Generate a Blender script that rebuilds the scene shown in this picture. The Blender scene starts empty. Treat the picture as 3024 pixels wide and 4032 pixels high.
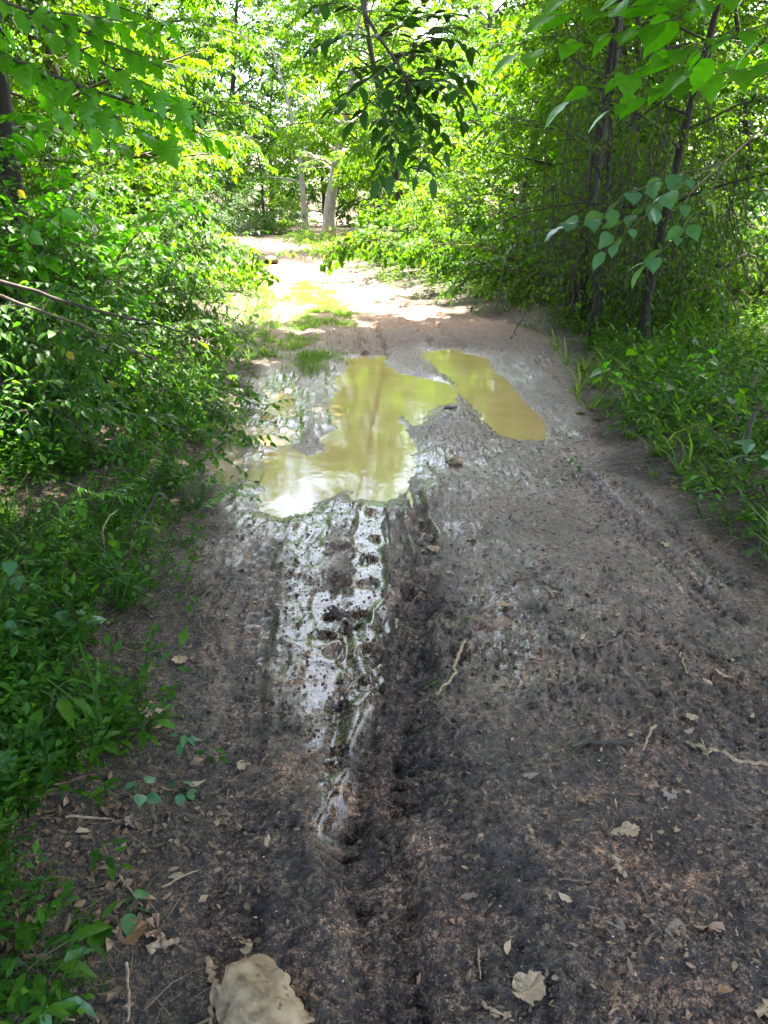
import bpy, math, random
import numpy as np
from mathutils import Vector, Matrix

R = math.radians
C = bpy.context.scene.collection
SC = bpy.context.scene

# ------------------------------------------------------------------ camera
CAM_H = 1.5
PITCH = 21.8
cam_d = bpy.data.cameras.new('camera')
cam = bpy.data.objects.new('camera', cam_d)
C.objects.link(cam)
cam.location = (0, 0, CAM_H)
cam.rotation_euler = (R(90 - PITCH), 0, 0)
cam_d.sensor_fit = 'VERTICAL'
cam_d.sensor_height = 36
cam_d.sensor_width = 27
cam_d.lens = 18 / math.tan(R(33.5))
cam_d.clip_start = 0.02
cam_d.clip_end = 500
SC.camera = cam

# ------------------------------------------------------------------ light
SUN_EL, SUN_AZ = 64, 28            # degrees; azimuth measured from +Y towards +X
w = bpy.data.worlds.new('World')
SC.world = w
w.use_nodes = True
nt = w.node_tree
bg = nt.nodes['Background']
sky = nt.nodes.new('ShaderNodeTexSky')
sky.sky_type = 'NISHITA'
sky.sun_disc = False
sky.sun_elevation = R(SUN_EL)
sky.sun_rotation = R(SUN_AZ)
sky.dust_density = 4.0
nt.links.new(sky.outputs[0], bg.inputs[0])
bg.inputs[1].default_value = 0.15
sun_d = bpy.data.lights.new('sun', 'SUN')
sun_d.energy = 5.0
sun_d.angle = R(0.5)
sun_d.color = (1, 0.95, 0.84)
sun = bpy.data.objects.new('sun', sun_d)
C.objects.link(sun)
sdir = Vector((math.sin(R(SUN_AZ)) * math.cos(R(SUN_EL)), math.cos(R(SUN_AZ)) * math.cos(R(SUN_EL)), math.sin(R(SUN_EL))))
sun.rotation_euler = sdir.to_track_quat('Z', 'Y').to_euler()
sun.location = (20, 20, 40)
SC.view_settings.view_transform = 'Standard'
SC.view_settings.look = 'None'
SC.view_settings.exposure = 3.4
SC.view_settings.gamma = 1
SC.view_settings.use_curve_mapping = False
SC.render.engine = 'CYCLES'
cy = SC.cycles
cy.max_bounces = 7
cy.diffuse_bounces = 4
cy.glossy_bounces = 2
cy.transmission_bounces = 5
cy.transparent_max_bounces = 4
cy.caustics_reflective = False
cy.caustics_refractive = False
cy.sample_clamp_indirect = 6
cy.use_denoising = True

# ------------------------------------------------------------------ helpers
F = 2016 / math.tan(R(33.5))
cp, sp_ = math.cos(R(PITCH)), math.sin(R(PITCH))


def ray(px, py):
    u, v = (px - 1512) / F, (2016 - py) / F
    return np.array((u, cp + v * sp_, -sp_ + v * cp))


def at(px, py, z=0.0):
    """ground position seen at a spot of the photograph"""
    d = ray(px, py)
    t = (z - CAM_H) / d[2]
    return np.array((d[0] * t, d[1] * t, z))


def deep(px, py, y):
    """position at distance y ahead"""
    d = ray(px, py)
    return np.array((0, 0, CAM_H)) + d * (y / d[1])


def unit(a):
    a = np.asarray(a, float)
    return a / (np.linalg.norm(a, axis=-1, keepdims=True) + 1e-12)


def make_mesh(name, V, T, smooth=True):
    V = np.ascontiguousarray(V, np.float32)
    T = np.ascontiguousarray(T, np.int32)
    me = bpy.data.meshes.new(name)
    me.vertices.add(len(V))
    me.vertices.foreach_set('co', V.ravel())
    k = T.shape[1]
    me.loops.add(T.size)
    me.loops.foreach_set('vertex_index', T.ravel())
    me.polygons.add(len(T))
    me.polygons.foreach_set('loop_start', np.arange(0, T.size, k, dtype=np.int32))
    me.polygons.foreach_set('loop_total', np.full(len(T), k, np.int32))
    me.polygons.foreach_set('use_smooth', np.full(len(T), smooth))
    me.update()
    me.validate()
    return me


def link(name, me, mat=None, parent=None, kind=None, loc=None):
    o = bpy.data.objects.new(name, me)
    C.objects.link(o)
    if mat is not None and len(me.materials) == 0:
        me.materials.append(mat)
    if parent is not None:
        o.parent = parent
    if kind:
        o['kind'] = kind
    if loc is not None:
        o.location = loc
    return o


def tag(o, label=None, cat=None, group=None, kind=None):
    if label: o['label'] = label
    if cat: o['category'] = cat
    if group: o['group'] = group
    if kind: o['kind'] = kind
    return o


def thing(name, label, cat, loc=(0, 0, 0), rz=0, group=None, s=1.0):
    o = bpy.data.objects.new(name, None)
    C.objects.link(o)
    o.empty_display_size = 0.1
    o.location = [float(v) for v in loc]
    o.rotation_euler = (0, 0, rz)
    o.scale = (s, s, s)
    return tag(o, label, cat, group)


class Acc:
    """collects triangle pieces"""
    def __init__(s):
        s.V, s.T, s.n = [], [], 0

    def add(s, V, T):
        s.V.append(np.asarray(V, np.float32))
        s.T.append(np.asarray(T, np.int64) + s.n)
        s.n += len(V)

    def arrays(s):
        return np.concatenate(s.V), np.concatenate(s.T)

    def mesh(s, name, smooth=True):
        return make_mesh(name, *s.arrays(), smooth)


def tube(acc, P, rad, k=5, cap=True):
    P = np.asarray(P, float)
    n = len(P)
    rad = np.broadcast_to(np.asarray(rad, float), (n,))
    D = unit(np.gradient(P, axis=0))
    ref = np.array((0, 0, 1.0)) if abs(D[:, 2]).mean() < 0.8 else np.array((1.0, 0, 0))
    A = unit(np.cross(D, ref))
    B = np.cross(D, A)
    a = np.arange(k) * 2 * math.pi / k
    V = (P[:, None] + rad[:, None, None] * (np.cos(a)[None, :, None] * A[:, None] + np.sin(a)[None, :, None] * B[:, None])).reshape(-1, 3)
    i = np.arange(n - 1)[:, None] * k
    j = np.arange(k)[None]
    j2 = (j + 1) % k
    T = np.concatenate([np.stack([i + j, i + j2, i + k + j2], -1).reshape(-1, 3), np.stack([i + j, i + k + j2, i + k + j], -1).reshape(-1, 3)])
    if cap:
        V = np.vstack([V, P[-1] + D[-1] * rad[-1] * 0.5, P[0] - D[0] * rad[0] * 0.3])
        e = n * k
        jj = np.arange(k)
        T = np.vstack([T, np.stack([(n - 1) * k + jj, (n - 1) * k + (jj + 1) % k, np.full(k, e)], -1), np.stack([(jj + 1) % k, jj, np.full(k, e + 1)], -1)])
    acc.add(V, T)


def hash2(ix, iy, seed):
    h = (ix.astype(np.int64) * 374761393 + iy.astype(np.int64) * 668265263 + seed * 1442695041) & 0xFFFFFFFF
    h = ((h ^ (h >> 13)) * 1274126177) & 0xFFFFFFFF
    h = h ^ (h >> 16)
    return (h & 0xFFFFFF) / float(0x1000000)


def noise(x, y, seed=0):
    """value noise, 0..1"""
    ix, iy = np.floor(x), np.floor(y)
    fx, fy = x - ix, y - iy
    fx = fx * fx * fx * (fx * (fx * 6 - 15) + 10)
    fy = fy * fy * fy * (fy * (fy * 6 - 15) + 10)
    ix, iy = ix.astype(np.int64), iy.astype(np.int64)
    a, b = hash2(ix, iy, seed), hash2(ix + 1, iy, seed)
    c, d = hash2(ix, iy + 1, seed), hash2(ix + 1, iy + 1, seed)
    return (a + (b - a) * fx) * (1 - fy) + (c + (d - c) * fx) * fy


def fbm(x, y, f, octv=4, seed=0, gain=0.5):
    s, a, t = 0, 1, 0
    for o in range(octv):
        ca, sa = math.cos(o * 1.1 + 0.4), math.sin(o * 1.1 + 0.4)
        s = s + a * noise((x * ca - y * sa) * f, (x * sa + y * ca) * f, seed + o * 17)
        t += a
        a *= gain
        f *= 2.07
    return s / t


def worley(x, y, f, seed=0):
    X, Y = x * f, y * f
    ix, iy = np.floor(X).astype(np.int64), np.floor(Y).astype(np.int64)
    best = np.full(X.shape, 9.0)
    for dx in (-1, 0, 1):
        for dy in (-1, 0, 1):
            cx, cy_ = ix + dx, iy + dy
            d = (cx + hash2(cx, cy_, seed) - X) ** 2 + (cy_ + hash2(cx, cy_, seed + 5) - Y) ** 2
            best = np.minimum(best, d)
    return np.sqrt(best)


def sstep(a, b, x):
    t = np.clip((x - a) / (b - a), 0, 1)
    return t * t * (3 - 2 * t)


def seg_dist(x, y, P):
    """distance to a polyline, arclength along it, signed side offset"""
    best = np.full(x.shape, 1e9)
    S = np.zeros(x.shape)
    side = np.zeros(x.shape)
    s0 = 0
    for (ax, ay), (bx, by) in zip(P[:-1], P[1:]):
        dx, dy = bx - ax, by - ay
        L = math.hypot(dx, dy)
        t = np.clip(((x - ax) * dx + (y - ay) * dy) / (L * L), 0, 1)
        ex, ey = x - ax - t * dx, y - ay - t * dy
        d = np.hypot(ex, ey)
        m = d < best
        best = np.where(m, d, best)
        S = np.where(m, s0 + t * L, S)
        side = np.where(m, (dx * (y - ay) - dy * (x - ax)) / L, side)
        s0 += L
    return best, S, side


def poly_sdf(x, y, P):
    d, _, _ = seg_dist(x, y, list(P) + [P[0]])
    inside = np.zeros(x.shape, bool)
    n = len(P)
    for i in range(n):
        (ax, ay), (bx, by) = P[i], P[(i + 1) % n]
        c = ((ay > y) != (by > y)) & (x < (bx - ax) * (y - ay) / (by - ay + 1e-12) + ax)
        inside ^= c
    return np.where(inside, -d, d)


# ------------------------------------------------------------------ materials
def newmat(name):
    m = bpy.data.materials.new(name)
    m.use_nodes = True
    t = m.node_tree
    return m, t, t.nodes['Principled BSDF'], t.nodes['Material Output']


def N(t, typ, **kw):
    n = t.nodes.new(typ)
    for k, v in kw.items():
        setattr(n, k, v)
    return n


def ramp(t, fac, stops, interp='LINEAR'):
    n = N(t, 'ShaderNodeValToRGB')
    n.color_ramp.interpolation = interp
    e = n.color_ramp.elements
    while len(e) < len(stops):
        e.new(0.5)
    for el, (p, c) in zip(e, stops):
        el.position = p
        el.color = (c[0], c[1], c[2], 1) if not isinstance(c, (int, float)) else (c, c, c, 1)
    t.links.new(fac, n.inputs[0])
    return n.outputs[0]


def math_n(t, op, a, b=None, c=None, clamp=False):
    n = N(t, 'ShaderNodeMath', operation=op)
    n.use_clamp = clamp
    for i, v in enumerate((a, b, c)):
        if v is None: continue
        if isinstance(v, (int, float)): n.inputs[i].default_value = v
        else: t.links.new(v, n.inputs[i])
    return n.outputs[0]


def mixc(t, fac, a, b, mode='MIX'):
    n = N(t, 'ShaderNodeMix', data_type='RGBA', blend_type=mode)
    for i, v in ((0, fac), (6, a), (7, b)):
        if isinstance(v, (int, float)): n.inputs[i].default_value = v
        elif isinstance(v, tuple): n.inputs[i].default_value = (*v, 1)
        else: t.links.new(v, n.inputs[i])
    return n.outputs[2]


def noise_n(t, vec, scale, detail=3, rough=0.55, dist=0.0):
    n = N(t, 'ShaderNodeTexNoise')
    n.inputs['Scale'].default_value = scale
    n.inputs['Detail'].default_value = detail
    n.inputs['Roughness'].default_value = rough
    n.inputs['Distortion'].default_value = dist
    t.links.new(vec, n.inputs['Vector'])
    return n.outputs['Fac']


def leaf_mat(name, cols, trans=0.5, rough=0.58, tcol=(2.1, 2.05, 0.3), spec=0.17):
    m, t, p, out = newmat(name)
    geo = N(t, 'ShaderNodeNewGeometry')
    oi = N(t, 'ShaderNodeObjectInfo')
    r = math_n(t, 'FRACT', math_n(t, 'ADD', geo.outputs['Random Per Island'], oi.outputs['Random']))
    k = len(cols) - 1
    col = ramp(t, r, [(i / k, c) for i, c in enumerate(cols)])
    tc = N(t, 'ShaderNodeTexCoord')
    mott = noise_n(t, geo.outputs['Position'], 60, 2)
    col = mixc(t, 0.35, col, ramp(t, mott, [(0.3, 0.55), (0.7, 1.3)]), 'MULTIPLY')
    t.links.new(col, p.inputs['Base Color'])
    p.inputs['Roughness'].default_value = rough
    p.inputs['Specular IOR Level'].default_value = spec
    tr = N(t, 'ShaderNodeBsdfTranslucent')
    t.links.new(mixc(t, 1.0, col, tcol, 'MULTIPLY'), tr.inputs['Color'])
    mx = N(t, 'ShaderNodeMixShader')
    mx.inputs[0].default_value = trans
    t.links.new(p.outputs[0], mx.inputs[1])
    t.links.new(tr.outputs[0], mx.inputs[2])
    t.links.new(mx.outputs[0], out.inputs['Surface'])
    return m


def rough_mat(name, c1, c2, scale=20, rough=0.85, bump=0.4, dist=0.01, stretch=None, c3=None, per_piece=False):
    m, t, p, out = newmat(name)
    tc = N(t, 'ShaderNodeTexCoord')
    v = tc.outputs['Object']
    if stretch:
        mp = N(t, 'ShaderNodeMapping')
        mp.inputs['Scale'].default_value = stretch
        t.links.new(v, mp.inputs['Vector'])
        v = mp.outputs[0]
    f = noise_n(t, v, scale, 5, 0.62)
    stops = [(0.32, c1), (0.68, c2)] if c3 is None else [(0.3, c1), (0.52, c2), (0.72, c3)]
    col = ramp(t, f, stops)
    if per_piece:
        geo = N(t, 'ShaderNodeNewGeometry')
        oi = N(t, 'ShaderNodeObjectInfo')
        r = math_n(t, 'FRACT', math_n(t, 'ADD', geo.outputs['Random Per Island'], oi.outputs['Random']))
        col = mixc(t, 1.0, col, ramp(t, r, [(0, (0.45, 0.4, 0.36)), (0.5, (1, 0.9, 0.8)), (1, (1.5, 1.4, 1.25))]), 'MULTIPLY')
    t.links.new(col, p.inputs['Base Color'])
    p.inputs['Roughness'].default_value = rough
    b = N(t, 'ShaderNodeBump')
    b.inputs['Strength'].default_value = bump
    b.inputs['Distance'].default_value = dist
    t.links.new(f, b.inputs['Height'])
    t.links.new(b.outputs[0], p.inputs['Normal'])
    return m


M = {}
M['leaf'] = leaf_mat('leaf_green', [(0.022, 0.075, 0.006), (0.045, 0.12, 0.007), (0.07, 0.15, 0.009), (0.034, 0.1, 0.01)])
M['leaf_shrub'] = leaf_mat('leaf_shrub', [(0.024, 0.085, 0.01), (0.042, 0.13, 0.011), (0.07, 0.165, 0.011), (0.032, 0.1, 0.016)], rough=0.45, spec=0.3)
M['leaf_yellow'] = leaf_mat('leaf_yellow_green', [(0.06, 0.14, 0.006), (0.09, 0.18, 0.008), (0.045, 0.12, 0.007)])
M['leaf_olive'] = leaf_mat('leaf_olive', [(0.05, 0.09, 0.008), (0.04, 0.1, 0.008), (0.075, 0.12, 0.01)])
M['leaf_bright'] = leaf_mat('leaf_bright', [(0.09, 0.24, 0.01), (0.13, 0.3, 0.014), (0.1, 0.26, 0.016)], trans=0.55, rough=0.34, spec=0.5, tcol=(1.25, 2.0, 0.25))  # lightened to stand in for sun that the added crowns block
M['leaf_deep'] = leaf_mat('leaf_deep', [(0.03, 0.085, 0.014), (0.04, 0.11, 0.014)], trans=0.32, rough=0.4)
M['leaf_teal'] = leaf_mat('leaf_teal', [(0.07, 0.17, 0.075), (0.09, 0.2, 0.085), (0.075, 0.18, 0.05)], trans=0.35, rough=0.34, spec=0.5)  # blue-green base carries the sky's reflection on the hanging right boughs
M['weed'] = leaf_mat('weed_green', [(0.024, 0.085, 0.008), (0.04, 0.13, 0.008), (0.068, 0.16, 0.01), (0.03, 0.1, 0.02)], rough=0.42)
M['grass'] = leaf_mat('grass_green', [(0.07, 0.17, 0.02), (0.1, 0.21, 0.03), (0.14, 0.2, 0.05)], rough=0.5)
M['autumn'] = leaf_mat('leaf_yellowed', [(0.26, 0.22, 0.02), (0.2, 0.19, 0.02)], tcol=(1.3, 1.2, 0.6))
M['dark_bark'] = rough_mat('dark_bark', (0.012, 0.009, 0.006), (0.04, 0.03, 0.02), 14, bump=0.8, dist=0.02, stretch=(1, 1, 0.25))
M['bark'] = rough_mat('bark', (0.022, 0.016, 0.011), (0.085, 0.065, 0.045), 14, bump=0.8, dist=0.02, stretch=(1, 1, 0.25))
M['pale_bark'] = rough_mat('pale_bark', (0.17, 0.14, 0.1), (0.34, 0.3, 0.23), 10, bump=0.5, stretch=(1, 1, 0.3))
M['twig'] = rough_mat('twig', (0.05, 0.032, 0.02), (0.16, 0.11, 0.07), 40)
M['green_twig'] = rough_mat('green_twig', (0.05, 0.06, 0.02), (0.12, 0.13, 0.05), 40)
M['dead_twig'] = rough_mat('dead_twig', (0.18, 0.115, 0.06), (0.4, 0.28, 0.16), 60)
M['dry_leaf'] = rough_mat('dry_leaf', (0.2, 0.12, 0.06), (0.42, 0.29, 0.155), 30, bump=0.5, dist=0.004, c3=(0.52, 0.39, 0.23), rough=0.7)
M['grey_leaf'] = rough_mat('grey_leaf', (0.12, 0.085, 0.06), (0.3, 0.225, 0.165), 40, bump=0.3, dist=0.002, rough=0.6)
M['orange_leaf'] = rough_mat('orange_leaf', (0.14, 0.06, 0.02), (0.32, 0.16, 0.06), 30, bump=0.3, dist=0.002, rough=0.65)
M['pink_leaf'] = rough_mat('pink_leaf', (0.2, 0.11, 0.07), (0.4, 0.25, 0.16), 30, bump=0.3, dist=0.002, rough=0.65)
M['litter'] = rough_mat('litter', (0.07, 0.043, 0.022), (0.24, 0.16, 0.09), 30, bump=0.3, dist=0.002, rough=0.75, per_piece=True)
M['clod'] = rough_mat('mud_clod', (0.012, 0.008, 0.005), (0.06, 0.04, 0.027), 60, rough=0.5, bump=0.5, dist=0.004, per_piece=True)
M['grit'] = rough_mat('grit', (0.25, 0.22, 0.18), (0.5, 0.46, 0.4), 60, rough=0.6, per_piece=True)


def stone_mat():
    m, t, p, out = newmat('sandstone')
    tc = N(t, 'ShaderNodeTexCoord')
    v = tc.outputs['Object']
    a = noise_n(t, v, 14, 6, 0.65)
    b = noise_n(t, v, 70, 4, 0.6)
    vo = N(t, 'ShaderNodeTexVoronoi')
    vo.inputs['Scale'].default_value = 55
    t.links.new(v, vo.inputs['Vector'])
    col = ramp(t, a, [(0.36, (0.09, 0.055, 0.025)), (0.5, (0.25, 0.17, 0.085)), (0.64, (0.36, 0.255, 0.14))])
    spots = ramp(t, vo.outputs['Distance'], [(0.15, (0.15, 0.12, 0.09)), (0.32, (1, 1, 1))])
    col = mixc(t, ramp(t, b, [(0.45, 0.0), (0.6, 0.85)]), col, mixc(t, 1.0, col, spots, 'MULTIPLY'))
    t.links.new(col, p.inputs['Base Color'])
    p.inputs['Roughness'].default_value = 0.8
    bm = N(t, 'ShaderNodeBump')
    bm.inputs['Strength'].default_value = 0.6
    bm.inputs['Distance'].default_value = 0.008
    t.links.new(math_n(t, 'ADD', a, math_n(t, 'MULTIPLY', b, 0.6)), bm.inputs['Height'])
    t.links.new(bm.outputs[0], p.inputs['Normal'])
    return m


M['stone'] = stone_mat()


def ground_mat():
    m, t, p, out = newmat('muddy_ground')
    geo = N(t, 'ShaderNodeNewGeometry')
    pos = geo.outputs['Position']

    def attr(n):
        a = N(t, 'ShaderNodeAttribute')
        a.attribute_name = n
        return a.outputs['Fac']
    wet, dirt, dry = attr('wet'), attr('dirt'), attr('dry')
    n0 = noise_n(t, pos, 2.2, 4)
    n1 = noise_n(t, pos, 16, 4, 0.6)
    n2 = noise_n(t, pos, 62, 4, 0.62)
    n3 = noise_n(t, pos, 210, 2, 0.6)
    vo = N(t, 'ShaderNodeTexVoronoi')
    vo.inputs['Scale'].default_value = 75
    t.links.new(pos, vo.inputs['Vector'])
    nm = noise_n(t, pos, 30, 3, 0.6)
    grain = math_n(t, 'ADD', math_n(t, 'ADD', math_n(t, 'MULTIPLY', n2, 0.42), math_n(t, 'MULTIPLY', n3, 0.38)), math_n(t, 'MULTIPLY', nm, 0.2))
    mud = ramp(t, grain, [(0.42, (0.008, 0.005, 0.0026)), (0.475, (0.032, 0.0198, 0.0108)), (0.525, (0.086, 0.056, 0.033)), (0.6, (0.25, 0.17, 0.104))])
    tone = ramp(t, n1, [(0.3, (0.55, 0.5, 0.47)), (0.52, (1, 0.95, 0.92)), (0.72, (1.35, 1.25, 1.2))])
    mud = mixc(t, 0.8, mud, tone, 'MULTIPLY')
    n5 = noise_n(t, pos, 5.5, 5, 0.62, 0.6)
    mud = mixc(t, 1.0, mud, ramp(t, n5, [(0.36, (0.42, 0.4, 0.38)), (0.5, (0.95, 0.95, 0.95)), (0.64, (1.75, 1.68, 1.6))]), 'MULTIPLY')
    red = mixc(t, ramp(t, n0, [(0.45, 0.0), (0.65, 0.5)]), mud, mixc(t, 1.0, mud, (1.5, 1.1, 0.9), 'MULTIPLY'))
    soil = ramp(t, grain, [(0.42, (0.008, 0.005, 0.003)), (0.49, (0.034, 0.022, 0.012)), (0.58, (0.14, 0.092, 0.05))])
    sand = ramp(t, math_n(t, 'ADD', math_n(t, 'MULTIPLY', n1, 0.5), math_n(t, 'MULTIPLY', grain, 0.5)),
                [(0.38, (0.11, 0.064, 0.04)), (0.5, (0.2, 0.125, 0.083)), (0.62, (0.31, 0.215, 0.155))])
    silty_sheen = ramp(t, grain, [(0.42, (0.045, 0.027, 0.018)), (0.49, (0.15, 0.098, 0.07)), (0.57, (0.32, 0.23, 0.175))])
    red = mixc(t, math_n(t, 'MULTIPLY', attr('silt'), 0.62), red, silty_sheen)  # pale silt tone, lightened in place of the missing sky sheen
    col = mixc(t, dirt, soil, red)
    col = mixc(t, dry, col, sand)
    t.links.new(col, p.inputs['Base Color'])
    # film of water in the hollows
    film = math_n(t, 'ADD', wet, math_n(t, 'MULTIPLY', math_n(t, 'SUBTRACT', n1, 0.5), 0.4))
    film = math_n(t, 'ADD', film, math_n(t, 'MULTIPLY', math_n(t, 'SUBTRACT', grain, 0.5), -1.6))
    rr = ramp(t, film, [(0.0, 0.8), (0.3, 0.58), (0.55, 0.42), (0.75, 0.32), (0.95, 0.2)])
    rr = mixc(t, dry, rr, (0.9, 0.9, 0.9))
    t.links.new(rr, p.inputs['Roughness'])
    p.inputs['Specular IOR Level'].default_value = 0.5
    t.links.new(ramp(t, film, [(0.65, 0.0), (0.95, 0.55)]), p.inputs['Coat Weight'])
    p.inputs['Coat Roughness'].default_value = 0.16
    p.inputs['Coat IOR'].default_value = 1.4
    hgt = math_n(t, 'ADD', math_n(t, 'ADD', math_n(t, 'MULTIPLY', n2, 0.9), math_n(t, 'MULTIPLY', n3, 0.35)), math_n(t, 'MULTIPLY', nm, 0.8))
    hgt = math_n(t, 'ADD', hgt, math_n(t, 'MULTIPLY', vo.outputs['Distance'], -0.35))
    b = N(t, 'ShaderNodeBump')
    b.inputs['Distance'].default_value = 0.016
    t.links.new(ramp(t, film, [(0.3, 1.0), (0.6, 0.7), (1.0, 0.16)]), b.inputs['Strength'])
    t.links.new(hgt, b.inputs['Height'])
    t.links.new(b.outputs[0], p.inputs['Normal'])
    return m


def water_mat(name, c1, c2):
    m, t, p, out = newmat(name)
    geo = N(t, 'ShaderNodeNewGeometry')
    pos = geo.outputs['Position']
    a = noise_n(t, pos, 3.2, 4, 0.6)
    t.links.new(ramp(t, a, [(0.3, c1), (0.7, c2)]), p.inputs['Base Color'])
    p.inputs['Roughness'].default_value = 0.05
    p.inputs['IOR'].default_value = 1.333
    b = N(t, 'ShaderNodeBump')
    b.inputs['Strength'].default_value = 0.08
    b.inputs['Distance'].default_value = 0.01
    mp = N(t, 'ShaderNodeMapping')
    mp.inputs['Scale'].default_value = (1, 1, 1)
    t.links.new(pos, mp.inputs['Vector'])
    t.links.new(noise_n(t, mp.outputs[0], 9, 2, 0.5), b.inputs['Height'])
    t.links.new(b.outputs[0], p.inputs['Normal'])
    return m


M['ground'] = ground_mat()
M['water'] = water_mat('muddy_water', (0.36, 0.245, 0.085), (0.46, 0.325, 0.13))
M['water_thin'] = water_mat('thin_muddy_water', (0.27, 0.19, 0.11), (0.34, 0.25, 0.15))

# ------------------------------------------------------------------ ground sheet
left_px = [(900, 4600), (840, 4032), (800, 3500), (745, 3000), (745, 2600), (790, 2200), (830, 1950), (850, 1800), (920, 1620), (1000, 1480), (1050, 1300), (1060, 1150), (1045, 1010), (1025, 930)]
right_px = [(3900, 4600), (3700, 4032), (3500, 3000), (3240, 2500), (3024, 2300), (2760, 2080), (2560, 1900), (2380, 1840), (2340, 1700), (2280, 1560), (2260, 1420), (2160, 1310), (1720, 1205), (1560, 1150), (1430, 1090), (1345, 1040), (1315, 990), (1330, 930)]
LE = np.array([at(*p)[:2] for p in left_px])
RE = np.array([at(*p)[:2] for p in right_px])


def XL(y): return np.interp(y, LE[:, 1], LE[:, 0])
def XR(y): return np.interp(y, RE[:, 1], RE[:, 0])


def zoomed(pts):
    return [tuple(at(700 + x / 1.037, 1300 + y / 1.037, -0.03)[:2]) for x, y in pts]


PUD = [
    zoomed([(690, 112), (830, 115), (870, 150), (900, 175), (1000, 195), (1115, 220), (1145, 255), (1130, 300), (1050, 320), (1000, 372), (965, 392), (935, 372), (900, 335), (915, 385), (960, 450), (975, 490), (970, 560), (950, 640), (900, 680), (850, 715), (800, 700), (720, 694), (690, 655), (600, 690), (555, 700), (550, 745), (430, 770), (335, 740), (330, 650), (310, 580), (340, 500), (350, 440), (380, 420), (465, 425), (480, 480), (500, 510), (545, 520), (590, 495), (590, 450), (640, 400), (650, 380), (630, 310), (640, 190), (690, 175)]),
    zoomed([(1010, 80), (1130, 85), (1270, 110), (1285, 160), (1350, 210), (1420, 290), (1490, 360), (1515, 410), (1490, 450), (1400, 450), (1300, 420), (1250, 370), (1200, 300), (1150, 258), (1115, 200), (1040, 140), (1000, 110)]),
    zoomed([(370, 290), (400, 262), (460, 258), (485, 290), (470, 345), (430, 358), (385, 345), (365, 320)]),
    zoomed([(235, 340), (268, 385), (262, 600), (200, 640), (110, 625), (150, 530), (180, 440), (230, 380)]),
]
PUD_Z = [-0.030, -0.035, -0.030, -0.018]


def lines(a, b, d0, outer, ratio):
    mid = list(np.arange(a, b, d0))
    lo, hi, d = [], [], d0
    x0, x1 = mid[0], mid[-1]
    while x1 < outer or x0 > -outer:
        d *= ratio
        x0 -= d
        x1 += d
        lo.append(x0)
        hi.append(x1)
    return np.array(lo[::-1] + mid + hi)


gx = lines(-1.75, 2.2, 0.0088, 80, 1.08)
ys = [0.75]
while ys[-1] < 120:
    ys.append(ys[-1] + max(0.007, 0.008 * ys[-1]))
lo = []
d, y0 = 0.0065, 0.75
while y0 > -70:
    d *= 1.09
    y0 -= d
    lo.append(y0)
gy = np.array(lo[::-1] + ys)
GX, GY = np.meshgrid(gx, gy)


def base_height(x, y):
    e = np.minimum(x - XL(y), XR(y) - x)            # distance inside the track
    out = np.clip(-e, 0, 60)
    z = 0.10 * sstep(0.0, 0.7, out) + 0.05 * np.clip(out - 0.7, 0, 12)
    z = z + (fbm(x, y, 0.35, 3, 3) - 0.5) * 0.16 * sstep(0.2, 3, out)
    z = z + (fbm(x, y, 1.6, 3, 11) - 0.5) * 0.05
    return z, e


def pixline(pts, z=0.0):
    return [tuple(at(a, b, z)[:2]) for a, b in pts]


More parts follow.
